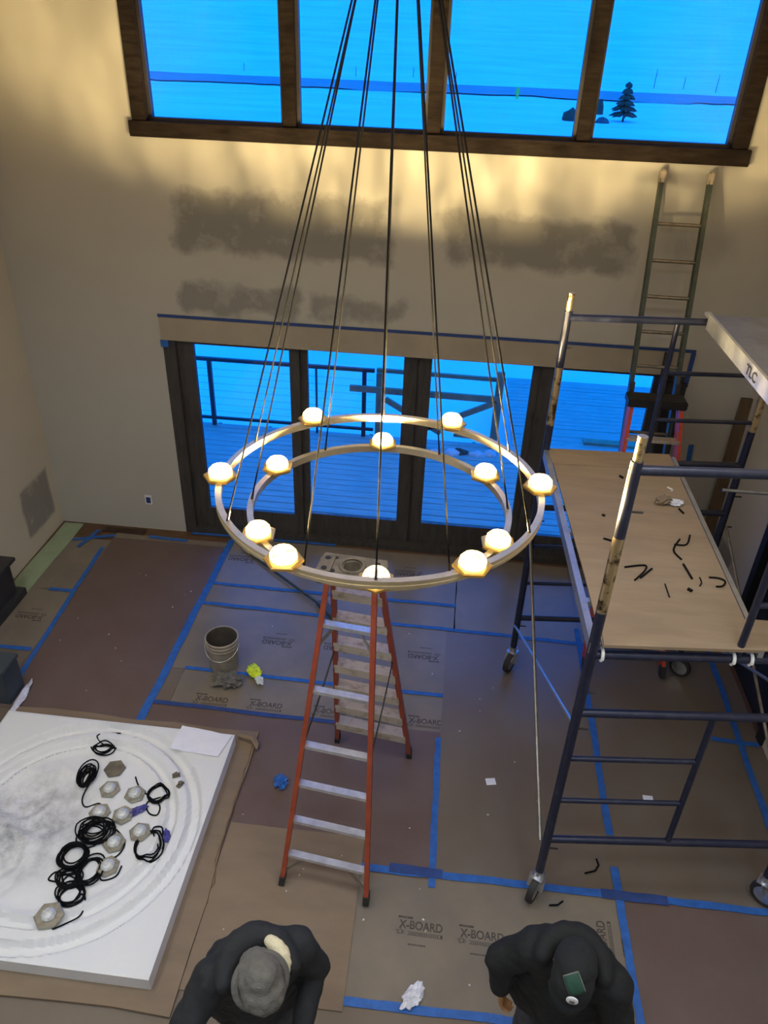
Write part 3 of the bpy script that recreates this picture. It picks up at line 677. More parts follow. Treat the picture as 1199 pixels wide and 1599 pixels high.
mr = nt.nodes.new('ShaderNodeMapRange'); mr.inputs[1].default_value = .15; mr.inputs[2].default_value = .75; mr.inputs[3].default_value = .22; mr.inputs[4].default_value = 2.5; nt.links.new(vo.outputs['Distance'], mr.inputs[0]); nt.links.new(mr.outputs[0], em.inputs[1])
m1 = nt.nodes.new('ShaderNodeMixShader'); m1.inputs[0].default_value = .12; nt.links.new(trn.outputs[0], m1.inputs[1]); nt.links.new(gls.outputs[0], m1.inputs[2])
ad = nt.nodes.new('ShaderNodeAddShader'); nt.links.new(m1.outputs[0], ad.inputs[0]); nt.links.new(em.outputs[0], ad.inputs[1]); nt.links.new(ad.outputs[0], out.inputs[0]); MATS['lit_dome'] = mt
mt = bpy.data.materials.new('led'); mt.use_nodes = True; b = mt.node_tree.nodes['Principled BSDF']; b.inputs['Base Color'].default_value = (1, .9, .7, 1); b.inputs['Emission Color'].default_value = (1, .82, .5, 1); b.inputs['Emission Strength'].default_value = 14; MATS['led'] = mt
def ring_part(R, h, name):
    mb_ = MB(); n_ = 120; wv, hv = .019, .024; vs_ = []; fs_ = []
    for i in range(n_):
        a = 2*PI*i/n_
        for (dr, dz) in ((-wv, -hv), (wv, -hv), (wv, -hv*.25), (wv*.8, -hv*.2), (wv*.8, hv*.2), (wv, hv*.25), (wv, hv), (-wv, hv)):
            vs_.append((CC.x+(R+dr)*math.cos(a), CC.y+(R+dr)*math.sin(a), h+dz))
    for i in range(n_):
        j = (i+1) % n_
        for q in range(8): fs_.append((i*8+q, j*8+q, j*8+(q+1) % 8, i*8+(q+1) % 8))
    mb_.add(vs_, fs_); return mb_.build(name, 'brass_ring', ch, smooth=True)
ring_part(R1, H1, 'outer_ring'); ring_part(R2, H2, 'inner_ring')
MB().lathe((CC.x, CC.y, 5.86), [(.02, 0), (.16, .0), (.16, .10), (.02, .139)], 32).build('canopy', 'brass', ch, smooth=True)
PLATE = (.088, .104, .104, .088)
def lamp_unit(x, y, h, a):
    pl = MB().lathe((x, y, h+.010), [(.085, 0), (.108, .016), (.108, .030), (.095, .034), (.082, .0345)], 6, a).build('hex_plate', 'brass', ch, origin=(x, y, h+.010))
    MB().lathe((x, y, h+.0455), [(.072, 0), (.076, .014), (.072, .034), (.058, .052), (.036, .062), (.012, .065)], 12, a).build('crystal_dome', 'lit_dome', pl, smooth=True)
    MB().lathe((x, y, h+.0455), [(.036, 0), (.036, .006), (.01, .008)], 16).build('led_disc', 'led', pl)
    l = bpy.data.lights.new('bulb_light', 'POINT'); l.energy = BULB_W; l.color = (1, .75, .36); l.shadow_soft_size = .03
    # faceted crystal throws the light upward in uneven streaks
    l.use_nodes = True; n_ = l.node_tree.nodes; lk = l.node_tree.links; e_ = n_['Emission']
    g_ = n_.new('ShaderNodeTexCoord'); sp_ = n_.new('ShaderNodeSeparateXYZ'); lk.new(g_.outputs['Normal'], sp_.inputs[0])
    mr_ = n_.new('ShaderNodeMapRange'); mr_.interpolation_type = 'SMOOTHSTEP'; mr_.inputs[1].default_value = .24; mr_.inputs[2].default_value = .37; lk.new(sp_.outputs[2], mr_.inputs[0])
    mp_ = n_.new('ShaderNodeMapping'); mp_.inputs['Scale'].default_value = (1, 1, .25); mp_.inputs['Location'].default_value = (x*3, y*3, 0); lk.new(g_.outputs['Normal'], mp_.inputs[0])
    nz_ = n_.new('ShaderNodeTexNoise'); nz_.inputs['Scale'].default_value = 9; nz_.inputs['Detail'].default_value = 2; lk.new(mp_.outputs[0], nz_.inputs['Vector'])
    m2_ = n_.new('ShaderNodeMapRange'); m2_.inputs[1].default_value = .42; m2_.inputs[2].default_value = .62; m2_.inputs[3].default_value = .12; m2_.inputs[4].default_value = 2.3; lk.new(nz_.outputs['Fac'], m2_.inputs[0])
    mu_ = n_.new('ShaderNodeMath'); mu_.operation = 'MULTIPLY'; lk.new(mr_.outputs[0], mu_.inputs[0]); lk.new(m2_.outputs[0], mu_.inputs[1]); lk.new(mu_.outputs[0], e_.inputs['Strength'])
    o = bpy.data.objects.new('bulb_light', l); COL.objects.link(o); o.parent = ch; o.location = V(x, y, h+.10)-ch.location
def cable(R, h, a):
    p0 = V(CC.x+R*math.cos(a), CC.y+R*math.sin(a), h+.02); p1 = V(CC.x+.055*math.cos(a), CC.y+.055*math.sin(a), 5.87)
    c = MB().tube([p0, p1], .0052, 6).build('suspension_cable', 'cable_black', ch)
    MB().tube([p0-V(0, 0, .005), p0.lerp(p1, .02)], [.009, .006], 8).build('grip', 'cable_steel', c)
for k in range(6):
    a = math.radians(5.5+60*k); lamp_unit(CC.x+R1*math.cos(a), CC.y+R1*math.sin(a), H1, a)
    a = math.radians(35+60*k); lamp_unit(CC.x+R2*math.cos(a), CC.y+R2*math.sin(a), H2, a); cable(R1, H1, a)
    cable(R2, H2, math.radians(65+60*k))

# ------------------------------------------------------------------ orange stepladder
st = thing('step_ladder', (-.5, 3.75, 0), 'tall orange fibreglass stepladder standing open under the chandelier', 'ladder')
NL, NR, FL_, FR_ = V(-.905, 3.12, .0), V(-.285, 3.045, .0), V(-.715, 4.47, .0), V(-.085, 4.385, .0)
NLT, NRT, FLT, FRT = V(-.66, 3.72, 2.31), V(-.36, 3.685, 2.31), V(-.655, 3.90, 2.31), V(-.355, 3.865, 2.31)
zt = 2.31
for a, b_ in ((NL, NLT), (NR, NRT), (FL_, FLT), (FR_, FRT)):
    base = .045 if a in (NL, NR) else .03
    p0 = lerp(a, b_, base/zt); MB().bar(p0, b_, .032, .07, (1, 0, 0) if 0 else (0, 1, 0)).build('rail', 'ladder_orange', st)
    MB().bar(lerp(a, b_, (.0185 if a in (NL, NR) else .0085)/zt), lerp(a, b_, .085/zt), .042, .085, (0, 1, 0)).build('foot', 'rubber', st)
for z in (.27, .555, .845, 1.145, 1.555, 2.02):
    p, q = lerp(NL, NLT, z/zt), lerp(NR, NRT, z/zt); MB().bar(p, q, .05, .028).build('rear_rung', 'rung_bright', st)
for z in (.335, .61, .895, 1.18, 1.465, 1.76, 2.06):
    p, q = lerp(FL_, FLT, z/zt), lerp(FR_, FRT, z/zt); t_ = MB(); t_.bar(p, q, .095, .028); t_.bar(p-V(0, .045, .03), q-V(0, .045, .03), .006, .05)
    t_.build('step', 'ladder_step', st)
for z in (.27, 2.02):
    for A, B in ((NL, NLT), (NR, NRT)):
        o_ = lerp(NL, NLT, z/zt).lerp(lerp(NR, NRT, z/zt), .28 if A is NL else .72)
        MB().bar(lerp(A, B, (z-.16)/zt), o_, .006, .02).build('knee_brace', 'brace_steel', st)
for A, B in ((FL_, FLT), (FR_, FRT)):
    o_ = lerp(FL_, FLT, .335/zt).lerp(lerp(FR_, FRT, .335/zt), .3 if A is FL_ else .7)
    MB().bar(lerp(A, B, .17/zt), o_, .006, .02).build('knee_brace', 'brace_steel', st)
for A, B, C_, D in ((NL, NLT, FL_, FLT), (NR, NRT, FR_, FRT)):
    p, q = lerp(A, B, 1.12/zt), lerp(C_, D, 1.38/zt); mid = (p+q)/2-V(0, 0, .02)
    t_ = MB(); t_.bar(p, mid, .008, .022); t_.bar(mid, q, .008, .022); t_.build('spreader_bar', 'black_plastic', st)
# moulded top cap with holes
capm = MB(); cxx, cyy = -.515, 3.79; rotc = -.08
Rz = Matrix.Rotation(rotc, 3, 'Z')
def capp(x, y, z): q = Rz @ V(x, y, 0); return V(cxx+q.x, cyy+q.y, z)
hw, hd_ = .215, .115
hole = [(.055*math.cos(2*PI*i/24), .055*math.sin(2*PI*i/24)) for i in range(24)]
outer = []
for i in range(24):
    a = 2*PI*i/24; c_, s_ = math.cos(a), math.sin(a); k_ = min(hw/abs(c_) if abs(c_) > 1e-6 else 9, hd_/abs(s_) if abs(s_) > 1e-6 else 9); outer.append((c_*k_, s_*k_))
vs = [capp(x, y, 2.375) for x, y in outer]+[capp(x, y, 2.375) for x, y in hole]+[capp(x, y, 2.30) for x, y in outer]+[capp(x, y, 2.30) for x, y in hole]
fs = []
for i in range(24):
    j = (i+1) % 24; fs += [(i, j, 24+j, 24+i), (48+i, 72+i, 72+j, 48+j), (i, 48+i, 48+j, j), (24+i, 24+j, 72+j, 72+i)]
capm.add(vs, fs); cap = capm.build('top_cap', 'ladder_cap', st)
for (x, y, r_) in ((-.17, .06, .018), (-.17, -.05, .018), (-.115, .07, .012), (-.115, -.07, .02), (.15, .06, .016), (.17, -.05, .02)):
    MB().lathe(capp(x, y, 2.3755), [(r_*.55, .0), (r_, .001), (r_, .004), (r_*.55, .004)], 12).build('tool_hole', 'black_plastic', cap)
MB().lathe(capp(0, 0, 2.376), [(.06, 0), (.085, 0), (.08, .012), (.064, .012)], 28, closed=True).build('rim', 'ladder_cap', cap)
for s_ in (-1, 1):
    t_ = MB(); t_.box(capp(s_*.13, 0, 2.381), (.015, .18, .012), rotc); t_.build('rib', 'ladder_cap', cap)

# ------------------------------------------------------------------ rolling scaffold
U = V(.995, .1, 0); Wd = 1.60
FLp = V(.9, 3.27, 0); BLp = V(.80, 5.56, 0)
sf = thing('rolling_scaffold', (1.6, 4.45, 0), 'dark blue steel rolling scaffold tower with two frames at the right', 'scaffold')
def sframe(P0, tag_):
    def pt(u, z): return P0+U*u+V(0, 0, z)
    for u in (0, Wd):
        MB().tube([pt(u, .26), pt(u, 2.62)], .030, 14).build('post', 'scaffold_blue', sf, smooth=True)
        MB().tube([pt(u, 2.62), pt(u, 3.10)], .0305, 14).build('post_sleeve', 'scaffold_worn', sf, smooth=True)
        MB().tube([pt(u, 3.10), pt(u, 3.53)], .030, 14).build('post', 'scaffold_blue', sf, smooth=True)
        MB().tube([pt(u, 3.53), pt(u, 3.66)], .024, 12).build('coupling_pin', 'scaffold_worn', sf, smooth=True)
        for z in (.55, 1.72, 2.02, 3.25): MB().tube([pt(u, z), pt(u, z)+V(.085, .0, 0)], .006, 6).build('brace_pin', 'rubber', sf)
    for z, r_ in ((.645, .026), (1.85, .026), (2.31, .026), (3.48, .026)):
        MB().tube([pt(0, z), pt(Wd, z)], r_, 12).build('ledger', 'scaffold_blue', sf, smooth=True)
    MB().tube([pt(.81, .645), pt(.81, 1.85)], .02, 10).build('inner_post', 'scaffold_blue', sf, smooth=True)
    MB().tube([pt(.81, 2.31), pt(.81, 3.48)], .02, 10).build('inner_post', 'scaffold_blue', sf, smooth=True)
    for z in (1.05, 1.45): MB().tube([pt(0, z), pt(.81, z)], .017, 10).build('rung', 'scaffold_blue', sf, smooth=True)
    for z in (2.69, 3.08): MB().tube([pt(.81, z), pt(Wd, z)], .017, 10).build('rung', 'scaffold_blue', sf, smooth=True)
    for u, rz in ((0, -.5), (Wd, .9)):
        c = pt(u, 0); d = V(math.sin(rz), -math.cos(rz), 0); ax = V(d.y, -d.x, 0)*-1; wc = c+d*.035+V(0, 0, .117)
        cs = MB().tube([c+V(0, 0, .225), c+V(0, 0, .29)], .034, 14).build('caster', 'steel', sf, smooth=True)
        mb_ = MB()
        prof = [(.075, -.022), (.098, -.024), (.104, -.012), (.104, .012), (.098, .024), (.075, .022)]
        n_ = 28; vs_ = []; fs_ = []
        e1 = ax.normalized(); e2 = V(0, 0, 1); e3 = e1.cross(e2)
        for i in range(n_):
            th = 2*PI*i/n_
            for r_, h_ in prof: vs_.append(wc+e1*h_+(e2*math.cos(th)+e3*math.sin(th))*r_)
        for i in range(n_):
            j = (i+1) % n_
            for q in range(6): fs_.append((i*6+q, j*6+q, j*6+(q+1) % 6, i*6+(q+1) % 6))
        mb_.add(vs_, fs_); mb_.build('tyre', 'rubber', cs, smooth=True)
        MB().tube([wc-e1*.02, wc+e1*.02], .076, 20).build('hub', 'steel', cs, smooth=True)
        fk = MB()
        for s_ in (-1, 1): fk.bar(wc+e1*.034*s_, c+e1*.034*s_+V(0, 0, .225), .005, .05, tuple(e1))
        fk.box(c+V(0, 0, .228), (.09, .09, .008), rz); fk.build('fork', 'steel', cs)
sframe(FLp, 'front'); sframe(BLp, 'back')
for u in (0, Wd):
    a, b_ = FLp+U*u, BLp+U*u; ox = V(-.04, 0, 0) if u == 0 else V(.04, 0, 0)
    MB().tube([a+ox+V(0, 0, .62), b_+ox+V(0, 0, 1.72)], .0125, 8).build('cross_brace', 'brace_steel', sf, smooth=True)
    MB().tube([a+ox*.5+V(0, 0, 1.78), b_+ox*.5+V(0, 0, .55)], .0125, 8).build('cross_brace', 'aluminium', sf, smooth=True)
MB().tube([BLp+U*Wd+V(-.1, -.05, 2.1), BLp+U*Wd+V(.55, -.05, 2.1)], .014, 8).build('guard_tube', 'aluminium', sf)
# lower platform
pf = thing('scaffold_platform', (1.36, 4.4, 2.34), 'plywood-topped lower scaffold platform littered with cable scraps', 'platform')
pa = [(.935, 3.245), (1.90, 3.33), (1.80, 5.60), (.825, 5.52)]
def quad_slab(P, z0, z1, name, mt, par, bevel=0): return MB().prism(P, z0, z1).build(name, mt, par, bevel=bevel)
quad_slab([(.945, 3.25), (1.80, 3.33), (1.80, 3.9), (1.79, 5.56), (.83, 5.52), (.92, 3.9)], 2.383, 2.395, 'plywood_deck', 'plywood', pf)
quad_slab([(.835, 5.33), (1.79, 5.37), (1.785, 5.64), (.82, 5.58)], 2.3955, 2.402, 'plywood_strip', 'plywood', pf)
quad_slab([(.95, 3.25), (2.45, 3.39), (2.45, 3.62), (.96, 3.56)], 2.3955, 2.404, 'plywood_strip', 'plywood', pf)
MB().bar((.895, 3.25, 2.37), (.80, 5.57, 2.37), .04, .075).build('side_rail', 'aluminium', pf)
MB().bar((1.82, 3.34, 2.37), (1.81, 5.6, 2.37), .03, .06).build('side_rail', 'aluminium', pf)
for t in (.18, .5, .82): MB().bar(lerp((.905, 3.25, 2.365), (.81, 5.57, 2.365), t), lerp((1.82, 3.34, 2.365), (1.81, 5.6, 2.365), t), .04, .03).build('crossbar', 'aluminium', pf)
for u in (.07, .80, .90):
    c = FLp+U*u; n_ = 14
    MB().tube([c+V(-.012, 0, 2.31)+V(0, math.sin(2*PI*i/n_)*.036, math.cos(2*PI*i/n_)*.036) for i in range(-4, 9)], .010, 7).build('hook', 'white_print', pf, smooth=True)
for u in (.08, .85):
    c = BLp+U*u
    MB().tube([c+V(0, 0, 2.31)+V(0, math.sin(2*PI*i/14)*.036, math.cos(2*PI*i/14)*.036) for i in range(-8, 5)], .010, 7).build('hook', 'white_print', pf, smooth=True)
# litter on platform
def scrap(pts, label, r=.006, mt='cable_black'):
    z = 2.402 if pts[0][1] > 3.6 and pts[0][1] < 5.33 else 2.410
    P = [V(a, c, z) for a, c in pts]; q = [P[0]]
    for i in range(len(P)-1):
        a, b_, c_, d_ = P[max(i-1, 0)], P[i], P[i+1], P[min(i+2, len(P)-1)]
        for s_ in range(1, 5):
            t = s_/4; q.append(.5*((2*b_)+(c_-a)*t+(2*a-5*b_+4*c_-d_)*t*t+(3*b_-a-3*c_+d_)*t*t*t))
    tag(MB().tube(q, r, 6).build('cable_scrap', mt, origin=tuple(P[0]), smooth=True), label, 'cable scrap', 'cable scraps on the lower platform')
scrap([(1.18, 4.01), (1.31, 4.05), (1.30, 3.99), (1.22, 3.88)], 'hooked black cable scrap left of centre on the lower platform')
scrap([(1.26, 3.91), (1.35, 4.02)], 'straight black cable scrap touching the hooked one')
scrap([(1.68, 4.45), (1.63, 4.33), (1.55, 4.32)], 'curved black cable scrap at upper right of the platform litter')
scrap([(1.60, 4.39), (1.53, 4.25), (1.56, 4.15)], 'bent black cable scrap crossing the upper right curved one')
scrap([(1.56, 4.10), (1.58, 3.95)], 'short straight black scrap in mid platform, thick end away', .007)
scrap([(1.40, 3.87), (1.40, 3.74)], 'thin straight black scrap nearest the platform front', .004)
scrap([(1.69, 3.98), (1.75, 3.98), (1.78, 3.95), (1.75, 3.90), (1.71, 3.89)], 'U-shaped black cable scrap by platform right edge')
scrap([(1.63, 3.97), (1.63, 3.92), (1.61, 3.88)], 'tiny curled black scrap beside the U-shaped one', .004)
scrap([(1.09, 4.32), (1.14, 4.30)], 'tiny black scrap near the left edge of the platform', .007)
scrap([(1.68, 4.79), (1.70, 4.73)], 'tiny black scrap next to the crumpled wad on platform', .007)
scrap([(1.53, 3.84), (1.55, 3.82)], 'small black blob of cable by the thin straight scrap', .011)
scrap([(1.12, 4.62), (1.14, 4.61)], 'tiny dark crumb on platform toward the doors', .008)
scrap([(1.33, 5.21), (1.35, 5.18)], 'tiny dark crumb at far end of the platform', .009)
crumple('paper_wad', 1.58, 4.85, 2.399, .055, .04, .03, .3, 'cardboard', 'crumpled tan paper wad on the lower platform', 'paper', 4)
crumple('plastic_wad', 1.67, 4.85, 2.399, .05, .035, .018, .1, 'plastic_film', 'crumpled clear plastic beside the tan wad on platform', 'plastic', 5)
scrap([(1.66, 5.09), (1.69, 5.06), (1.68, 5.04)], 'small bent white strip at far right of platform', .006, 'white_print')
# upper platform
up = thing('scaffold_platform', (2.15, 4.4, 3.5), 'grey aluminium upper scaffold plank at the right picture edge', 'platform')
MB().prism([(1.845, 3.22), (2.42, 3.28), (2.36, 5.62), (1.80, 5.56)], 3.545, 3.560).build('deck', 'plank_deck_grey', up)
MB().bar((1.84, 3.22, 3.515), (1.795, 5.57, 3.515), .018, .11).build('side_rail', 'aluminium', up)
MB().bar((2.425, 3.28, 3.515), (2.365, 5.63, 3.515), .018, .11).build('side_rail', 'aluminium', up)
MB().bar((1.835, 3.22, 3.567), (1.79, 5.58, 3.567), .02, .014).build('edge_lip', 'aluminium', up)
for u in (1.02, 1.5):
    MB().bar(BLp+U*u+V(0, -.06, 3.535), BLp+U*u+V(0, .04, 3.535), .04, .02).build('hook', 'aluminium', up)
    MB().bar(FLp+U*u+V(0, .06, 3.535), FLp+U*u+V(0, -.04, 3.535), .04, .02).build('hook', 'aluminium', up)
tm = text_mesh('TLC', .085); mbt = MB(); c0 = V(1.8, 5.0, 3.505)
dirv = (V(1.84, 3.22, 0)-V(1.795, 5.57, 0)).normalized()
yb = 4.58
pbase = lerp((1.84, 3.22, 3.51), (1.795, 5.57, 3.51), (yb-3.22)/2.35)
mbt.add([pbase+dirv*(v_.co.x*1.25)+V(-.0105, 0, v_.co.y) for v_ in tm.vertices], [tuple(p.vertices) for p in tm.polygons])
o = mbt.build('marker_lettering', 'black_plastic', up); o['label'] = 'black handwritten letters TLC'

# ------------------------------------------------------------------ extension ladder on back wall
ex = thing('extension_ladder', (1.86, 6.06, 0), 'dark green extension ladder leaning on the back wall behind scaffold', 'ladder')
def exl(x, z): return V(x, 6.07+(7.335-6.07)*z/4.24, z)
for x in (1.655, 2.065):
    MB().bar(exl(x, .03), exl(x, 4.20), .035, .075, (0, 1, 0)).build('rail', 'ladder_green', ex)
    MB().bar(exl(x, 4.16), exl(x, 4.27)+V(0, -.02, 0), .05, .085, (0, 1, 0)).build('end_cap', 'bucket_grey', ex, bevel=.012)
    MB().bar(exl(x, .0085), exl(x, .08), .05, .09, (0, 1, 0)).build('foot', 'rubber', ex)
for k in range(13):
    z = .32+.294*k; MB().tube([exl(1.66, z), exl(2.06, z)], .016, 8).build('rung', 'rung_metal', ex, smooth=True)
for x in (1.655, 2.065): MB().bar(exl(x, 2.35)+V(0, -.06, 0), exl(x, 2.55)+V(0, -.06, 0), .04, .04, (0, 1, 0)).build('lock_bracket', 'rubber', ex)

# second stepladder, folded against the wall
s2 = thing('step_ladder', (1.85, 5.9, 0), 'folded orange stepladder leaning by the right-hand door behind the scaffold', 'ladder')
def s2p(x, z, off=0): return V(x-.02*z/2.3, 5.64+(6.58-5.64)*z/2.42+off, z)
for x0, x1 in ((1.52, 1.66), (2.26, 2.10)):
    MB().bar(s2p(x0, .06), s2p(x1, 2.40), .032, .075, (0, 1, 0)).build('rail', 'ladder_red', s2)
    MB().bar(s2p(x0, .045, .10), s2p(x1, 2.36, .08), .028, .05, (0, 1, 0)).build('rear_rail', 'ladder_red', s2)
    MB().bar(s2p(x0, .012), s2p(x0, .12), .045, .09, (0, 1, 0)).build('foot', 'rubber', s2)
for k in range(7):
    z = .3+.305*k; t = z/2.4; xa, xb = 1.52+.14*t, 2.26-.16*t
    MB().bar(s2p(xa, z, -.01), s2p(xb, z, -.01), .085, .028).build('step', 'ladder_step', s2)
MB().bar(s2p(1.62, 2.44, .03), s2p(2.14, 2.44, .03), .20, .075).build('top_cap', 'black_plastic', s2, bevel=.01)
for z in (1.55, .9): MB().bar(s2p(1.6, z, .10), s2p(2.18, z, .10), .03, .02).build('rear_brace', 'brace_steel', s2)
bpz = thing('leaning_pole', (2.0, 6.45, 0), 'blue-grey pole leaning behind the folded orange stepladder', 'pole')
MB().tube([V(1.93, 6.35, .013), V(2.06, 7.30, 2.62)], .032, 12).build('shaft', 'slate_box', bpz, smooth=True)
MB().tube([V(2.048, 7.21, 2.37), V(2.062, 7.315, 2.66)], .036, 12).build('grip', 'black_plastic', bpz, smooth=True)
o = MB().bb(2.10, 2.31, 7.30, 7.33, .0085, 2.36).build('dark_panel', 'black_plastic', origin=(2.2, 7.31, 0))
tag(o, 'narrow dark panel standing behind the folded stepladder', 'panel')
tag(MB().bar((2.53, 7.374, 1.67), (2.555, 7.374, 1.40), .05, .008, (0, 1, 0)).build('masking_tape_strip', 'blue_tape', origin=(2.54, 7.378, 1.4)), 'short upright blue tape on the wall right of the folded stepladder', 'tape')
tag(MB().bar((2.90, 7.20, .0085), (2.93, 7.335, 2.24), .12, .03, (0, 1, 0)).build('brown_strip', 'strip_brown', origin=(2.9, 7.25, 0)), 'narrow brown strip leaning in the right back corner', 'plank')  # thin brown upright strip set in the corner

# ------------------------------------------------------------------ outlet, cabinet, box
ol = thing('wall_outlet', (-3.447, WALL_Y, .36), 'white outlet covered with dark blue tape, low on back wall', 'outlet')
MB().bb(-3.487, -3.407, WALL_Y-.008, WALL_Y-.0005, .355, .475).build('plate', 'white_print', ol)
MB().bb(-3.47, -3.42, WALL_Y-.016, WALL_Y-.008, .375, .45).build('tape_cover', 'navy_tape', ol)
cbn = thing('low_cabinet', (-4.4, 5.5, 0), 'low dark cabinet with overhanging top against the left wall', 'cabinet')
MB().bb(-4.55, -4.31, 4.75, 5.95, .46, .50).build('top', 'dark_cabinet', cbn, bevel=.004)
MB().bb(-4.55, -4.36, 4.80, 5.90, .09, .46).build('body', 'dark_cabinet', cbn)
MB().bb(-4.55, -4.30, 4.78, 5.97, .012, .09).build('base', 'dark_cabinet', cbn)
sbx = thing('storage_box', (-4.0, 4.3, 0), 'slate grey box at the left picture edge behind the foam', 'box')
MB().bb(-4.3, -3.66, 4.46, 4.70, .01, .36).build('body', 'slate_box', sbx)
MB().bb(-4.31, -3.64, 4.45, 4.71, .36, .40).build('lid', 'slate_box', sbx, bevel=.006)
crumple('plastic_strip', -3.60, 4.52, .012, .03, .20, .02, .05, 'plastic_film', 'clear crumpled plastic strip at foot of the slate box', 'plastic', 6)

# ------------------------------------------------------------------ bucket, rag, hi-vis glove, broom, litter
bk = thing('bucket', (-1.93, 5.21, .006), 'grey plastic paint bucket standing on the boards', 'bucket')
bc = (-1.93, 5.21, .007)
MB().lathe(bc, [(.128, 0), (.131, .01), (.148, .355), (.152, .365), (.148, .368), (.1445, .36)], 36, closed=True).build('shell', 'bucket_grey', bk, smooth=True)
for z, r_ in ((.355, .156), (.315, .158), (.275, .155)):
    MB().lathe((bc[0], bc[1], bc[2]+z), [(r_-.012, 0), (r_, .003), (r_, .010), (r_-.012, .013)], 36, closed=True).build('rib', 'bucket_grey', bk, smooth=True)
MB().lathe(bc, [(.01, .001), (.127, .001), (.1445, .36), (.1415, .358), (.1235, .03), (.01, .031)], 36).build('inner_lining', 'bucket_dark', bk, smooth=True)  # inner wall and bottom in a darker tone than the shell
hp = [V(bc[0]+.158*math.cos(a), bc[1]-.02-.10*math.sin(a)*.4+.02, bc[2]+.29-.12*math.sin(a)) for a in [PI*i/16 for i in range(17)]]
hp = [V(bc[0]+.163*math.cos(a), bc[1]-.165*math.sin(a), bc[2]+.295-.10*math.sin(a)) for a in [PI*i/18 for i in range(19)]]
MB().tube(hp, .0035, 6).build('handle', 'brace_steel', bk, smooth=True)
crumple('rag', -1.83, 4.985, .013, .12, .085, .045, .1, 'rag_grey', 'crumpled grey rag on the floor in front of bucket', 'rag', 7, .7)
gv_ = thing('work_glove', (-1.66, 5.10, .012), 'yellow-green and white work glove beside the grey rag', 'glove')
crumple('palm', -1.615, 5.13, .012, .075, .06, .04, -.7, 'hivis', None, None, 8, .3, gv_)
crumple('cuff', -1.55, 5.04, .012, .06, .035, .025, -.9, 'white_cloth', None, None, 9, .4, gv_)
for k in range(3): MB().tube([V(-1.65+.02*k, 5.16+.02*k, .04), V(-1.685+.02*k, 5.20+.02*k, .03), V(-1.70+.02*k, 5.215+.02*k, .022)], [.014, .013, .008], 8).build('finger', 'hivis', gv_, smooth=True)
bm_ = thing('floor_broom', (-1.6, 6.6, .0), 'push broom lying on the boards behind the stepladder', 'broom')
MB().tube([V(-2.21, 7.06, .03), V(-1.15, 6.17, .05)], .014, 10).build('handle', 'ladder_green', bm_, smooth=True)
MB().tube([V(-2.25, 7.094, .03), V(-2.14, 7.0, .031)], .016, 10).build('grip', 'bucket_grey', bm_, smooth=True)
MB().box((-1.09, 6.13, .055), (.10, .30, .05), .75).build('head', 'slate_box', bm_, bevel=.008)
MB().box((-1.07, 6.115, .019), (.08, .29, .022), .75).build('bristles', 'rubber', bm_)
crumple('tape_scrap', -1.10, 3.96, .008, .05, .06, .025, .4, 'blue_tape', 'crumpled blue tape scrap left of the stepladder', 'tape', 10, .7)
crumple('plastic_scrap', .09, 2.47, .010, .05, .085, .022, -.6, 'plastic_film', 'clear crumpled plastic scrap on the bottom tape line', 'plastic', 11, .6)
for x, y, rz, lb in ((.60, 4.20, .2, 'small white paper label on brown board left of scaffold'), (1.87, 4.20, .0, 'small white paper label on the floor behind scaffold rungs')):
    tag(MB().box((x, y, .0095), (.08, .065, .0015), rz).build('paper_label', 'paper', origin=(x, y, .009)), lb, 'paper')
def fscrap(pts, label, r=.007):
    P = [V(*p, .0165) for p in pts]; tag(MB().tube(P, r, 6).build('cable_scrap', 'cable_black', origin=tuple(P[0])), label, 'cable scrap')
fscrap([(1.28, 3.47), (1.36, 3.50), (1.39, 3.55), (1.38, 3.6)], 'bent black cable scrap on the floor right of front caster')
fscrap([(1.0, 3.19), (1.06, 3.2), (1.10, 3.235)], 'short black cable scrap touching the front left caster wheel')
cr = random.Random(11); cm = MB()
for k in range(42):
    reg = cr.choice(((-3.7, -2.6, 4.5, 6.5, .008), (-1.3, -.45, 2.45, 3.4, .0165), (-.3, .9, 2.5, 3.2, .0065), (-2.2, .1, 3.6, 6.3, .0075), (.3, 1.4, 3.5, 5.5, .0085)))
    x, y = cr.uniform(reg[0], reg[1]), cr.uniform(reg[2], reg[3]); s_ = cr.uniform(.004, .010)
    cm.box((x, y, reg[4]+s_*.3), (s_*1.6, s_, s_*.6), cr.random()*3)
tag(cm.build('floor_crumbs', 'white_print'), 'scattered tiny white foam crumbs across the floor boards', 'debris', kind='stuff')

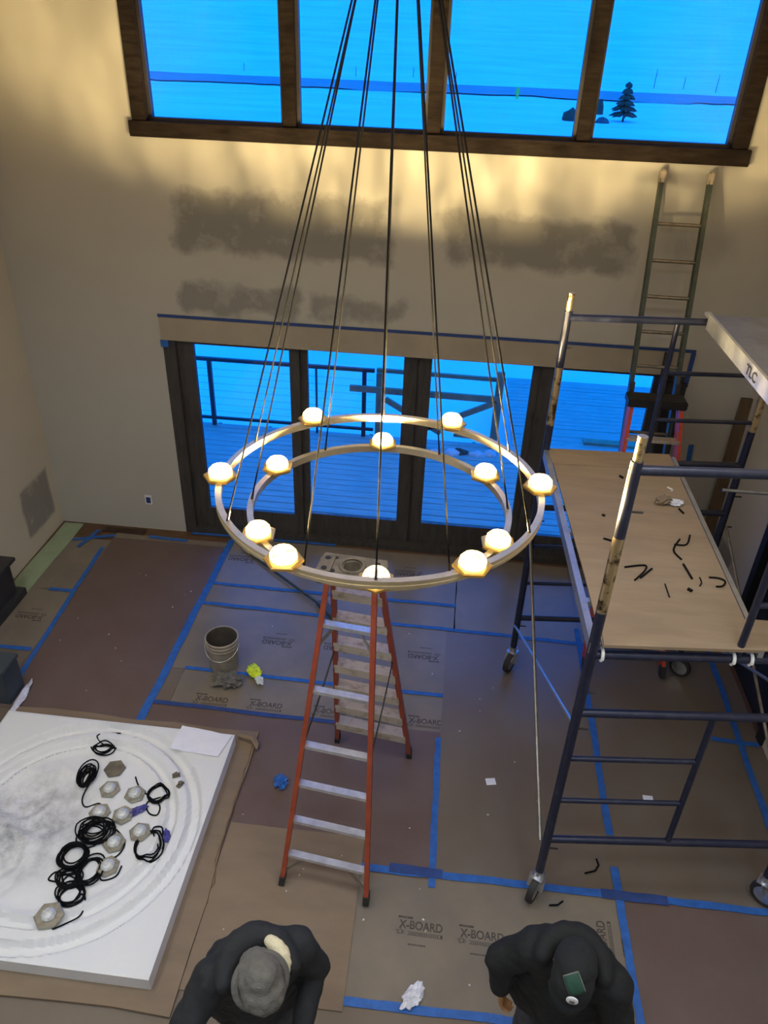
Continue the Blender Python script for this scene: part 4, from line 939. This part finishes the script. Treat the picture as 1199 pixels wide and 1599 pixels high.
# ------------------------------------------------------------------ people
def blob(name, caps, voxel, mt, parent, it=4, nz=0.0, nsc=9, cut=None):
    bm = bmesh.new()
    for (a, ra, b_, rb) in caps:
        a, b_ = Vector(a), Vector(b_); L = (b_-a).length; k = max(2, int(L/(min(ra, rb)*.35))+1)
        for i in range(k):
            t = i/(k-1); r_ = ra+(rb-ra)*t
            bmesh.ops.create_icosphere(bm, subdivisions=2, radius=r_, matrix=Matrix.Translation(a.lerp(b_, t)))
    me = bpy.data.meshes.new(name+'_src'); bm.to_mesh(me); bm.free()
    o = bpy.data.objects.new(name+'_src', me); COL.objects.link(o)
    rm = o.modifiers.new('r', 'REMESH'); rm.mode = 'VOXEL'; rm.voxel_size = voxel
    sm_ = o.modifiers.new('s', 'SMOOTH'); sm_.iterations = it; sm_.factor = .6
    dg = bpy.context.evaluated_depsgraph_get(); m2 = bpy.data.meshes.new_from_object(o.evaluated_get(dg)); bpy.data.objects.remove(o)
    m2.name = name
    off = V(0, 0, 0); root = parent
    while root is not None: off += root.location; root = root.parent
    if cut or nz:
        bm = bmesh.new(); bm.from_mesh(m2)
        if nz:
            bm.normal_update()
            for v_ in bm.verts: v_.co += v_.normal*nz*(noise.noise(v_.co*nsc)+.5*noise.noise(v_.co*nsc*2.3))
        if cut:
            for co, no in cut:
                bmesh.ops.bisect_plane(bm, geom=bm.verts[:]+bm.edges[:]+bm.faces[:], plane_co=co, plane_no=no, clear_outer=True)
        bm.to_mesh(m2); bm.free()
    for v_ in m2.vertices: v_.co -= off
    m2.materials.clear(); m2.materials.append(MATS[mt])
    for p in m2.polygons: p.use_smooth = True
    o = bpy.data.objects.new(name, m2); COL.objects.link(o); o.parent = parent
    return o
class Fr:
    def __init__(s, x, y, f): s.o = V(x, y, 0); s.f = V(f[0], f[1], 0).normalized(); s.r = V(s.f.y, -s.f.x, 0)
    def __call__(s, x, y, z): return s.o+s.r*x+s.f*y+V(0, 0, z)
def head_frame(c, fr, tilt, yaw=0):
    f = (fr.f*math.cos(yaw)+fr.r*math.sin(yaw)); r_ = V(f.y, -f.x, 0); ff = f*math.cos(tilt)-V(0, 0, 1)*math.sin(tilt); uu = r_.cross(ff)
    return lambda x, y, z: c+r_*x+ff*y+uu*z, ff, uu, r_
def hand(wrist, dirv, palm_n, side):
    d = dirv.normalized(); s_ = d.cross(palm_n).normalized()*side; pn = palm_n.normalized(); C_ = []
    k0 = wrist+d*.085
    C_ += [(wrist-d*.02, .024, wrist+d*.02, .026)]
    for j in range(4): C_.append((wrist+d*.02+s_*(j-1.5)*.014, .018, k0+s_*(j-1.5)*.020, .0125))
    for j, L in enumerate((.070, .080, .074, .058)):
        a = k0+s_*(j-1.5)*.021; b_ = a+(d*.8+pn*.35).normalized()*L*.5; c_ = b_+(d*.35+pn*.85).normalized()*L*.5
        C_ += [(a, .0105, b_, .0095), (b_, .0095, c_, .0075)]
    a = wrist+d*.03-s_*.026; b_ = a+(d*.6-s_*.7+pn*.3).normalized()*.04; c_ = b_+(d*.85+pn*.4).normalized()*.032
    C_ += [(a, .014, b_, .0115), (b_, .0115, c_, .009)]
    return C_
def person(name, fr, label, jm, opts):
    root = thing('person', tuple(fr(0, 0, 0)), label, 'person')
    P = opts
    hips, chest, ub, neck, hc = fr(*P['hips']), fr(*P['chest']), fr(*P['ub']), fr(*P['neck']), fr(*P['head'])
    H, ff, uu, rr_ = head_frame(hc, fr, P['tilt'], P.get('yaw', 0))
    caps = [(hips, .12, chest, .12), (chest, .12, ub, .10), (ub, .06, neck, .055), (neck, .055, H(0, -.02, -.09), .055)]
    # head
    caps += [(H(0, -.025, .03), .088, H(0, .015, .045), .088), (H(0, .03, -.03), .068, H(0, .045, -.085), .045), (H(0, .09, -.005), .012, H(0, .112, -.03), .015), (H(-.03, .075, -.062), .012, H(.03, .075, -.062), .012)]
    for s_ in (-1, 1): caps += [(H(s_*.085, -.01, .01), .016, H(s_*.088, -.005, -.03), .013)]
    arms = {}
    for s_, k_ in ((1, 'R'), (-1, 'L')):
        sh, el, wr = fr(*P['sh'+k_]), fr(*P['el'+k_]), fr(*P['wr'+k_]); arms[k_] = (sh, el, wr)
        caps += [(sh, .052, el, .042), (el, .042, wr, .027)]
        d = (wr-el).normalized(); pn = (-fr.r*s_*.6-V(0, 0, .5)+fr.f*.1); pn = (pn-d*pn.dot(d)).normalized()
        arms['h'+k_] = hand(wr, d, pn, s_)
        if not P.get('gloves'): caps += arms['h'+k_]
    legs = []
    for s_ in (1, -1):
        hp_, kn, an = fr(s_*.10, -.01, .88), fr(s_*.12, .03, .49), fr(s_*.13, -.03, .09); legs.append((hp_, kn, an)); caps += [(hp_, .085, kn, .06), (kn, .06, an, .04), (an, .045, fr(s_*.14, .10, .06), .035)]
    blob('body', caps, .0085, 'skin', root, 2)
    if P.get('gloves'):
        for k_ in 'RL': blob('glove', arms['h'+k_], .006, 'glove', root, 2)
    # eyes
    for s_ in (-1, 1):
        MB().lathe(H(s_*.033, .088, .012)-V(0, 0, .009), [(.002, 0), (.008, .004), (.010, .009), (.008, .014), (.002, .018)], 10).build('eye', 'badge_white', root, smooth=True)
    # trousers
    tc_ = [(fr(-.06, 0, .93), .14, fr(.06, 0, .93), .14)]
    for hp_, kn, an in legs: tc_ += [(hp_, .11, kn, .082), (kn, .082, an+V(0, 0, .03), .07)]
    blob('trousers', tc_, .016, 'trousers', root, 4, .008)
    for s_ in (1, -1):
        blob('shoe', [(fr(s_*.13, -.06, .055), .048, fr(s_*.135, .05, .052), .045), (fr(s_*.135, .05, .052), .045, fr(s_*.145, .16, .046), .038)], .010, 'shoe', root, 3)
    # jacket
    jc = [(hips+V(0, 0, -.05), .18, chest, .185), (chest-fr.r*.09, .155, ub-fr.r*.10, .125), (chest+fr.r*.09, .155, ub+fr.r*.10, .125), (arms['L'][0], .105, arms['R'][0], .105), (ub, .12, lerp(ub, neck, .75), .085)]
    for k_ in 'RL':
        sh, el, wr = arms[k_]; jc += [(sh, .098, el, .082), (el, .082, lerp(el, wr, .93), .056)]
    jc += [(fr(-.12, -.03, .80), .17, fr(-.10, .02, 1.1), .17), (fr(.12, -.03, .80), .17, fr(.10, .02, 1.1), .17), (fr(0, .06, .80), .16, fr(0, .08, 1.1), .17)]
    jk = blob('jacket', jc, .013, jm, root, 5, .014, 8)
    return root, H, ff, uu, rr_, fr, jk, neck, ub
# left worker: dark jacket, grey beanie, cream fleece hood lining
fr1 = Fr(-.765, 2.03, (.40, -.92))
p1, H, ff, uu, rr_, fr, jk, neck, ub = person('p1', fr1, 'person in dark hooded jacket and grey knit beanie, head bowed, seen from above', 'jacket_dark',
    dict(hips=(0, 0, .95), chest=(0, .08, 1.20), ub=(0, .15, 1.37), neck=(0, .24, 1.44), head=(0.0, .325, 1.53), tilt=.75, yaw=-.15,
         shR=(.20, .16, 1.36), elR=(.37, .27, 1.20), wrR=(.28, .46, 1.04), shL=(-.20, .14, 1.37), elL=(-.30, .12, 1.10), wrL=(-.17, .36, 1.0)))
bc_ = [(H(0, -.03, .055), .107, H(0, .025, .065), .104), (H(0, -.06, .02), .09, H(0, -.04, .11), .08), (H(.01, -.06, .13), .05, H(.0, -.05, .165), .032)]
blob('beanie', bc_, .009, 'beanie_grey', p1, 4, .006, 22, [(H(0, 0, .012), -uu+ff*.25)])
hb = [H(.115*math.cos(a), -.005+.112*math.sin(a), .03-.02*math.sin(a)) for a in [2*PI*i/32 for i in range(33)]]
MB().tube(hb, .020, 8).build('beanie_cuff', 'beanie_grey', p1, smooth=True)
hood = []
for i in range(9):
    a = PI*(.02+.96*i/8); c = neck+fr.r*(.155*math.cos(a))-fr.f*(.16*math.sin(a)-.03)+V(0, 0, .03+.05*math.sin(a)); hood.append(c)
hd1 = blob('hood', [(hood[i], .050+.018*math.sin(PI*i/8), hood[i+1], .050+.018*math.sin(PI*(i+1)/8)) for i in range(8)], .011, 'jacket_dark', p1, 3, .008)
lin = []
for i in range(8):
    a = PI*(.72+.42*i/7); lin.append(neck+fr.r*(.118*math.cos(a))-fr.f*(.115*math.sin(a)-.03)+V(0, 0, .085+.05*math.sin(a)))
blob('fleece_lining', [(lin[i], .03+.012*math.sin(PI*i/7), lin[i+1], .03+.012*math.sin(PI*(i+1)/7)) for i in range(7)], .008, 'cream_fleece', hd1, 3, .004, 30)
# right worker: black jacket and cap with green patch
fr2 = Fr(.86, 2.20, (-.24, -.97))
p2, H, ff, uu, rr_, fr, jk, neck, ub = person('p2', fr2, 'person in black jacket and black cap with green patch, stooping, seen from above', 'jacket_black',
    dict(hips=(0, -.02, .93), chest=(0, .03, 1.18), ub=(0, .10, 1.35), neck=(0, .17, 1.43), head=(0.0, .235, 1.51), tilt=.75, gloves=True,
         shR=(.19, .10, 1.33), elR=(.335, .12, 1.16), wrR=(.30, .16, .98), shL=(-.20, .13, 1.33), elL=(-.29, .22, 1.08), wrL=(-.16, .44, 1.0)))
cc_ = [(H(0, -.03, .055), .106, H(0, .03, .06), .104), (H(0, -.05, .03), .10, H(0, -.03, .09), .09)]
cap = blob('cap', cc_, .009, 'cap_black', p2, 4, .002, 12, [(H(0, 0, .02), -uu)])
vs = []; fs = []
for j in range(5):
    for i in range(13):
        a = PI*(.12+.76*i/12); t = j/4; rx = .098+.012*t; q = H(rx*math.cos(a), .03+(.075+.085*t)*math.sin(a), .03-.012*t*t-.02*(math.cos(a))**2)
        vs.append(q)
for j in range(4):
    for i in range(12): a = j*13+i; fs.append((a, a+1, a+14, a+13))
mb = MB(); mb.add(vs, fs); o = mb.build('cap_brim', 'cap_black', cap, smooth=True); sm = o.modifiers.new('thick', 'SOLIDIFY'); sm.thickness = .006
def curved_patch(H, cx, cz_ang, w_, h_, mt, name, par, R=.112, rot=0, rnd=False):
    vs = []; fs = []; n1 = 8
    base = H(0, .0, .06)
    for j in range(n1+1):
        for i in range(n1+1):
            u, v_ = (i/n1-.5)*2, (j/n1-.5)*2
            if rnd:
                k_ = max(abs(u), abs(v_)); ln = math.hypot(u, v_) or 1; u, v_ = u/ln*k_, v_/ln*k_
            uu_, vv_ = u*w_/2*math.cos(rot)-v_*h_/2*math.sin(rot), u*w_/2*math.sin(rot)+v_*h_/2*math.cos(rot)
            nn_ = V(math.sin(cx)*math.cos(cz_ang), math.cos(cx)*math.cos(cz_ang), math.sin(cz_ang)); t1 = V(math.cos(cx), -math.sin(cx), 0); t2 = t1.cross(nn_)
            q_ = (nn_+t1*(uu_/R)+t2*(vv_/R)).normalized()*R; vs.append(H(q_.x, q_.y, .06+q_.z))
    for j in range(n1):
        for i in range(n1): a = j*(n1+1)+i; fs.append((a, a+1, a+n1+2, a+n1+1))
    mb_ = MB(); mb_.add(vs, fs); o_ = mb_.build(name, mt, par, smooth=True); s__ = o_.modifiers.new('t', 'SOLIDIFY'); s__.thickness = .004; s__.offset = 0
    return o_
pe = curved_patch(H, -.15, 1.42, .082, .10, 'patch_edge', 'patch_border', cap, .121, -.45)
curved_patch(H, -.15, 1.42, .074, .092, 'patch_green', 'green_patch', cap, .125, -.45)
curved_patch(H, -.1, .75, .055, .06, 'badge_white', 'round_badge', cap, .128, 0, True)
curved_patch(H, -.1, .75, .025, .025, 'brace_steel', 'badge_emblem', cap, .132, 0, True)
hood = []
for i in range(9):
    a = PI*(.02+.96*i/8); hood.append(neck+fr.r*(.15*math.cos(a))-fr.f*(.15*math.sin(a)-.03)+V(0, 0, .02+.03*math.sin(a)))
blob('hood', [(hood[i], .045+.02*math.sin(PI*i/8), hood[i+1], .045+.02*math.sin(PI*(i+1)/8)) for i in range(8)], .011, 'jacket_black', p2, 3, .008)
